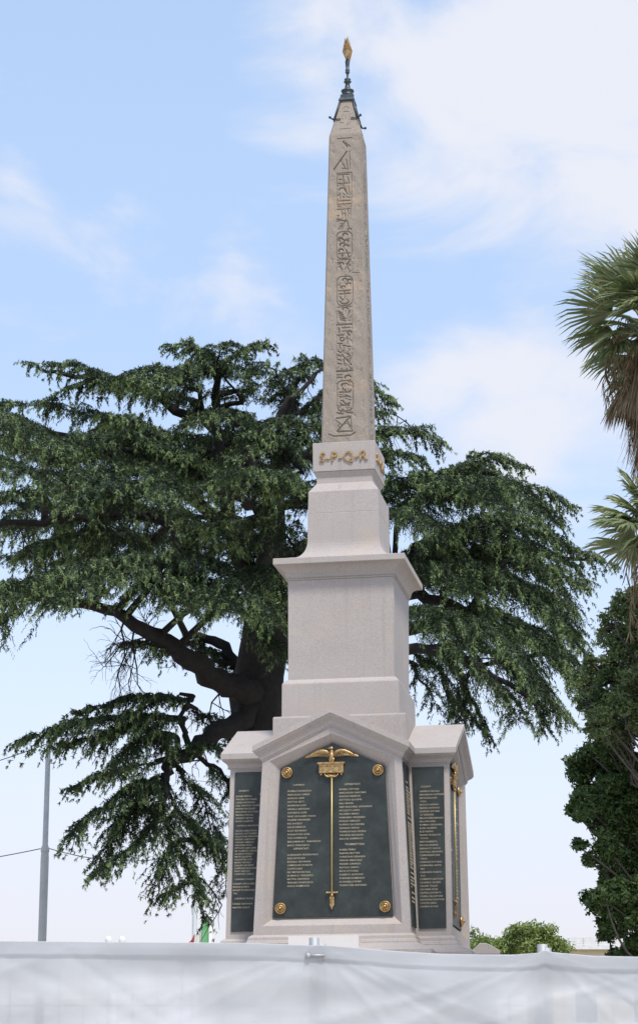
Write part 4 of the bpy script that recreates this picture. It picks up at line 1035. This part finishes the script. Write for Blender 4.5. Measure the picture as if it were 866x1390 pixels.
for j in range(nv):
    for i in range(nu): a = j*(nu+1)+i; f.append((a, a+1, a+nu+2, a+nu+1))
kk = MB().add(v, f, True); fo = kk.build('italian_flag', M['flag']); setprops(fo, 'drooping green white and red flag hanging from the white flagpole', 'flag')
ul = fo.data.uv_layers.new(name='UVMap')
for lp_ in fo.data.loops: ul.data[lp_.index].uv = uv[lp_.vertex_index]
md = fo.modifiers.new('thick', 'SOLIDIFY'); md.thickness = .004
# twin white lamp heads peeping over the sheet
YL = 58.0; w0_ = P(157, 1274, YL)
tl = thing('street_lamp', (w0_[0], YL, 0), 'two small white lamp heads peeping above the sheeting left of the flag', 'street lamp')
MB().lathe([(.07, 0), (.05, w0_[2]-.25)], (w0_[0], YL, 0), 10).build('post', M['white'], tl, True)
k = MB().tube([(w0_[0]-.17, YL, w0_[2]-.2), (w0_[0], YL, w0_[2]-.28), (w0_[0]+.17, YL, w0_[2]-.2)], .025, 6); k.build('arm', M['white'], tl, True)
for s in (-1, 1):
    MB().lathe([(.035, -.20), (.075, -.16), (.085, -.02), (.06, .04), (.02, .06)], (w0_[0]+s*.17, YL, w0_[2]), 12).build('lamp_head', M['white'], tl, True)
# stone gate pier right of the monument foot
YS = 36.0; c_ = P(656, 1283, YS); lx = P(641, 1293, YS); rx = P(674, 1293, YS); h_ = lx[2]
gp = thing('stone_pier', (c_[0], YS, 0), 'low grey stone pier with a gabled top beside the right foot of the monument', 'stone pier')
w_ = (rx[0]-lx[0])/2
bevel(MB().box(c_[0]-w_*.92, c_[0]+w_*.92, YS-.3, YS+.3, 0, h_-.06).build('shaft', M['wallstone'], gp, True), .01)
bevel(MB().prism([(c_[0]-w_*1.1, h_-.058), (c_[0]+w_*1.2, h_-.058), (c_[0]+w_*1.2, h_), (c_[0]+w_*.45, c_[2]-.03), (c_[0]+w_*.1, c_[2]), (c_[0]-w_*.45, c_[2]), (c_[0]-w_*1.1, h_)], YS-.36, YS+.36).build('coping', M['wallstone'], gp, True), .01)
# building beyond
YB = 120.0; a = P(768, 1296, YB); c2 = P(770, 1284, YB); rt = P(770, 1273, YB)
bd = thing('apartment_building', (a[0]+7, YB+5, 0), 'cream building with a white railed roof terrace peeping between pine and dark tree', 'building')
x0, x1 = a[0]-1.2, a[0]+16
wl = MB().box(x0, x1, YB, YB+10, 0, a[2]+.25); wl.build('wall', M['cream'], bd, True)
MB().box(x0-.3, x1+.3, YB-.3, YB+10.3, a[2]+.252, a[2]+.42).build('roof', M['roofw'], bd, True)
k = MB()
for zz in np.linspace(a[2]+.5, rt[2]-.02, 5): k.box(x0-.2, x1+.2, YB-.22, YB-.17, zz-.028, zz+.028)
for xx in np.linspace(x0-.2, x1+.2, 24): k.box(xx-.04, xx+.04, YB-.165, YB-.10, a[2]+.42, rt[2]+.05)
k.build('railing', M['roofw'], bd, True)
MB().box(x0+1.5, x1-3, YB+2.5, YB+8, a[2]+.422, c2[2]+.1).build('penthouse', M['roofw'], bd, True)
for zc in (2, 5, 8):
    for i in range(5):
        xx = x0+1.5+i*3; fr = MB().box(xx, xx+1.3, YB-.06, YB-.003, zc, zc+1.8).build('window', M['white'], bd, True)
        MB().box(xx+.1, xx+1.2, YB-.085, YB-.062, zc+.1, zc+1.7).build('pane', M['glass'], fr, True)
# ------------------------------------------------------------------ site fence with white sheeting
YN = 8.6
m, nt, b = nmat('white_sheeting')
n1 = noise(nt, 3, 5, .6, coord(nt, (1, 1, 3)))
c = ramp(nt, n1, [(.3, (.52, .53, .53)), (.5, (.62, .625, .63)), (.7, (.66, .665, .67))]); nt.links.new(c, b.inputs['Base Color']); b.inputs['Roughness'].default_value = .45
wv = noise(nt, 2.6, 5, .55, coord(nt, (1.4, 1, 1)), .5); bump(nt, b, wv, .28, .03)
tr = N(nt, 'ShaderNodeBsdfTranslucent'); tr.inputs['Color'].default_value = (.85, .86, .88, 1); tp_ = N(nt, 'ShaderNodeBsdfTransparent')
m1 = N(nt, 'ShaderNodeMixShader'); m1.inputs[0].default_value = .45; nt.links.new(b.outputs[0], m1.inputs[1]); nt.links.new(tr.outputs[0], m1.inputs[2])
m2 = N(nt, 'ShaderNodeMixShader'); m2.inputs[0].default_value = .36; nt.links.new(m1.outputs[0], m2.inputs[1]); nt.links.new(tp_.outputs[0], m2.inputs[2])
nt.links.new(m2.outputs[0], nt.nodes['Material Output'].inputs['Surface']); M['sheet'] = m
def topz(px, Y):
    py = np.interp(px, [-300, 0, 120, 260, 345, 405, 424, 440, 480, 540, 600, 690, 727, 737, 747, 800, 900, 1300], [1278, 1279, 1280, 1281, 1282, 1284.5, 1285, 1284.5, 1288, 1293, 1296.5, 1298, 1295, 1291, 1294, 1299, 1301, 1302])
    return P(px, py, Y)[2]
FOLDS = [(rng.uniform(-3, 4.2), rng.choice([-1, 1])*rng.uniform(.2, 3.5), rng.uniform(-.005, .005), rng.uniform(.03, .09)) for _ in range(40)]+[(0, k_*.9, -.0025, .02) for k_ in range(-3, 4)]+[(.84, k_*1.0, -.0025, .02) for k_ in range(-3, 4)]
def fence_sheet(px0, px1, label):
    n = int((px1-px0)/2.5); nz = 110; v = []; f = []
    for i in range(n+1):
        px = px0+(px1-px0)*i/n; Yb = YN-.05; zt_ = topz(px, YN); x = P(px, 1290, YN)[0]
        for j in range(nz+1):
            t = (j/nz)**1.6; z = zt_-t*(zt_-.15)
            wob = .012*math.sin(x*9+z*3)+.008*math.sin(x*23-z*9)+.010*math.sin(z*14+x*4)+.006*math.sin(x*3-z*38)
            fold = 0
            for cx_f, sl_f, am_f, wd_f in FOLDS:
                dd_ = (x-cx_f)-(zt_-z)*sl_f; fold += am_f*math.exp(-(dd_/wd_f)**2)
            y = Yb-.006*(1 if zt_-z < .055 else 0)+(wob*.6+fold)*min(1, t*14+.15)
            if j == 0: y += .02
            v.append((x, y, z))
    for i in range(n):
        for j in range(nz): a = i*(nz+1)+j; f.append((a, a+nz+1, a+nz+2, a+1))
    # fold over the rail at the back
    o = len(v)
    for i in range(n+1):
        px = px0+(px1-px0)*i/n; x = P(px, 1290, YN)[0]; zt_ = topz(px, YN)
        v.append((x, YN+.045, zt_-.004)); v.append((x+.004*math.sin(x*30), YN+.05, zt_-.16-.03*math.sin(x*5)))
    for i in range(n):
        f.append((i*(nz+1), (i+1)*(nz+1), o+2*(i+1), o+2*i)); f.append((o+2*i, o+2*(i+1), o+2*(i+1)+1, o+2*i+1))
    ob = MB().add(v, f, True).build('sheeting', M['sheet']); md = ob.modifiers.new('thick', 'SOLIDIFY'); md.thickness = .0012
    setprops(ob, label, 'plastic sheet')
fence_sheet(-620, 1500, 'long wrinkled translucent white sheet hung along the wire fence in front of the monument')
def fence_panel(px0, px1, zt_, label):
    x0, x1 = P(px0, 1290, YN)[0], P(px1, 1290, YN)[0]
    t = thing('site_barrier', ((x0+x1)/2, YN, 0), label, 'fence panel', 'mesh panels of the site fence')
    for x in (x0, x1): MB().tube([(x, YN, .1), (x, YN, zt_+.022)], .019, 12).build('post', M['galv'], t, True)
    k = MB()
    for z in (.2, zt_-.03): k.tube([(x0, YN, z), (x1, YN, z)], .016, 10)
    k.build('rail', M['galv'], t, True)
    k = MB()
    for x in np.arange(x0+.06, x1-.02, .09): k.tube([(x, YN, .2), (x, YN, zt_-.03)], .0022, 4)
    for z in np.arange(.4, zt_-.1, .22): k.tube([(x0, YN+.004, z), (x1, YN+.004, z)], .0022, 4)
    k.build('wire_mesh', M['galv'], t, True)
    for x in (x0, x1): pass
    return x0, x1
zt_ = topz(400, YN)-.004
fence_panel(-600, 426.5, zt_+.012, 'wire fence panel behind the sheet, left of the grey clamp')
fence_panel(436, 736, zt_-.012, 'narrow wire fence panel between the grey clamp and the small grey post top')
fence_panel(741, 1480, topz(760, YN)+.0, 'wire fence panel behind the sheet at the lower right')
xc = P(431.5, 1290, YN)[0]
fc = thing('fence_clamp', (xc, YN-.05, zt_-.035), 'grey steel clamp joining two fence posts below the plaque', 'clamp')
k = MB(); k.box(-.026, .026, -.006, .07, -.017, .017); bevel(k.build('bracket', M['galv'], fc), .004)
MB().xf(Matrix.Identity(4)); k = MB().tube([(-.034, -.012, .0), (.026, -.012, .0)], .005, 8); k.build('bolt', M['galv'], fc)
MB().ball((-.036, -.014, -.002), .011, 12, 8).build('bolt_head', M['galv'], fc)
for px, lb in ((431.5, 'concrete foot under the clamped fence posts'), (738.5, 'concrete foot under the small grey post top'), (-600, 'concrete foot at the left end of the fence'), (1480, 'concrete foot at the right end of the fence')):
    x = P(px, 1290, YN)[0]
    o = bevel(MB().box(x-.35, x+.35, YN-.12, YN+.12, .012, .14).build('concrete_block', M['concrete']), .02); setprops(o, lb, 'concrete block', 'fence feet')
# ================================================================== LIGHT
EL, AZ = R(60), R(24)                             # azimuth of the sun measured from -Y (behind the camera)
sdir = Vector((math.sin(AZ)*math.cos(EL), -math.cos(AZ)*math.cos(EL), math.sin(EL)))
sl = bpy.data.lights.new('sun', 'SUN'); sl.energy = 2.75; sl.angle = R(10); sl.color = (1, .96, .9)
so = bpy.data.objects.new('sun', sl); C.objects.link(so); so.rotation_euler = sdir.to_track_quat('Z', 'Y').to_euler(); so.location = (0, 0, 60)
w = bpy.data.worlds.new('World'); sc.world = w; w.use_nodes = True; nt = w.node_tree; bg = nt.nodes['Background']
sk = N(nt, 'ShaderNodeTexSky'); sk.sky_type = 'NISHITA'; sk.sun_disc = False; sk.sun_elevation = EL; sk.sun_rotation = math.atan2(sdir.x, sdir.y)
sk.air_density = 1.0; sk.dust_density = 1.2; sk.ozone_density = 1.5; sk.altitude = 50
tc = N(nt, 'ShaderNodeTexCoord'); gen = tc.outputs['Generated']
SKYS = .15
def m_(op, a, b_=None, c=None):
    n = N(nt, 'ShaderNodeMath', operation=op)
    for i, q in enumerate((a, b_, c)):
        if q is None: continue
        if isinstance(q, (int, float)): n.inputs[i].default_value = q
        else: nt.links.new(q, n.inputs[i])
    return n.outputs[0]
sxyz = N(nt, 'ShaderNodeSeparateXYZ'); nt.links.new(gen, sxyz.inputs[0]); dz = sxyz.outputs[2]
# clouds: broad masses in fixed directions of the sky, broken up by noise
mp = N(nt, 'ShaderNodeMapping'); mp.inputs['Scale'].default_value = (1, 1, 2.0); mp.inputs['Location'].default_value = (3.3, 1.7, 5.2); nt.links.new(gen, mp.inputs[0])
nz1 = N(nt, 'ShaderNodeTexNoise'); nz1.inputs['Scale'].default_value = 8; nz1.inputs['Detail'].default_value = 7; nz1.inputs['Roughness'].default_value = .55; nz1.inputs['Distortion'].default_value = .5; nt.links.new(mp.outputs[0], nz1.inputs['Vector'])
mass = None
for (px, py, rad, amp) in [(720, 110, .10, .98), (860, 250, .10, 1.0), (640, 250, .06, 1.05), (700, 500, .055, .85), (560, 70, .07, .9), (430, 90, .05, .8), (760, 380, .06, .9), (185, 285, .034, 1.0), (110, 205, .04, .5), (240, 235, .03, .55), (270, 330, .035, .45), (700, 640, .07, .35), (560, 240, .03, .4), (330, 460, .04, .3), (640, 420, .05, .35)]:
    d = ray(px, py); d /= np.linalg.norm(d)
    vm = N(nt, 'ShaderNodeVectorMath', operation='DISTANCE'); nt.links.new(gen, vm.inputs[0]); vm.inputs[1].default_value = tuple(d)
    mr = N(nt, 'ShaderNodeMapRange'); mr.interpolation_type = 'SMOOTHSTEP'; nt.links.new(vm.outputs['Value'], mr.inputs[0])
    mr.inputs[1].default_value = 0; mr.inputs[2].default_value = rad*1.6; mr.inputs[3].default_value = amp; mr.inputs[4].default_value = 0
    mass = mr.outputs[0] if mass is None else m_('MAXIMUM', mass, mr.outputs[0])
# outside the view: ordinary scattered cloud
cl = m_('ADD', m_('MULTIPLY', mass, 1.0), m_('MULTIPLY_ADD', nz1.outputs[0], 3.6, -2.02))
cr = N(nt, 'ShaderNodeMapRange'); cr.interpolation_type = 'SMOOTHSTEP'; nt.links.new(cl, cr.inputs[0]); cr.inputs[1].default_value = .05; cr.inputs[2].default_value = 1.0
hz = N(nt, 'ShaderNodeMapRange'); hz.interpolation_type = 'SMOOTHSTEP'; nt.links.new(dz, hz.inputs[0]); hz.inputs[1].default_value = .02; hz.inputs[2].default_value = .36; hz.inputs[3].default_value = .9; hz.inputs[4].default_value = .30
hc_ = N(nt, 'ShaderNodeMapRange'); nt.links.new(dz, hc_.inputs[0]); hc_.inputs[1].default_value = .05; hc_.inputs[2].default_value = .42
hcol = mix(nt, (3.95, 3.6, 3.75), (4.7, 5.8, 7.4), hc_.outputs[0])
mx1 = mix(nt, sk.outputs[0], hcol, hz.outputs[0])          # thin high haze
cloud = mix(nt, mx1, (4.0, 4.1, 4.5), m_('MULTIPLY', cr.outputs[0], .95))
nt.links.new(cloud, bg.inputs[0]); bg.inputs[1].default_value = SKYS
sc.view_settings.view_transform = 'Standard'; sc.view_settings.look = 'None'; sc.view_settings.gamma = 1; sc.view_settings.exposure = .5
sc.view_settings.use_curve_mapping = False
sc.render.engine = 'CYCLES'
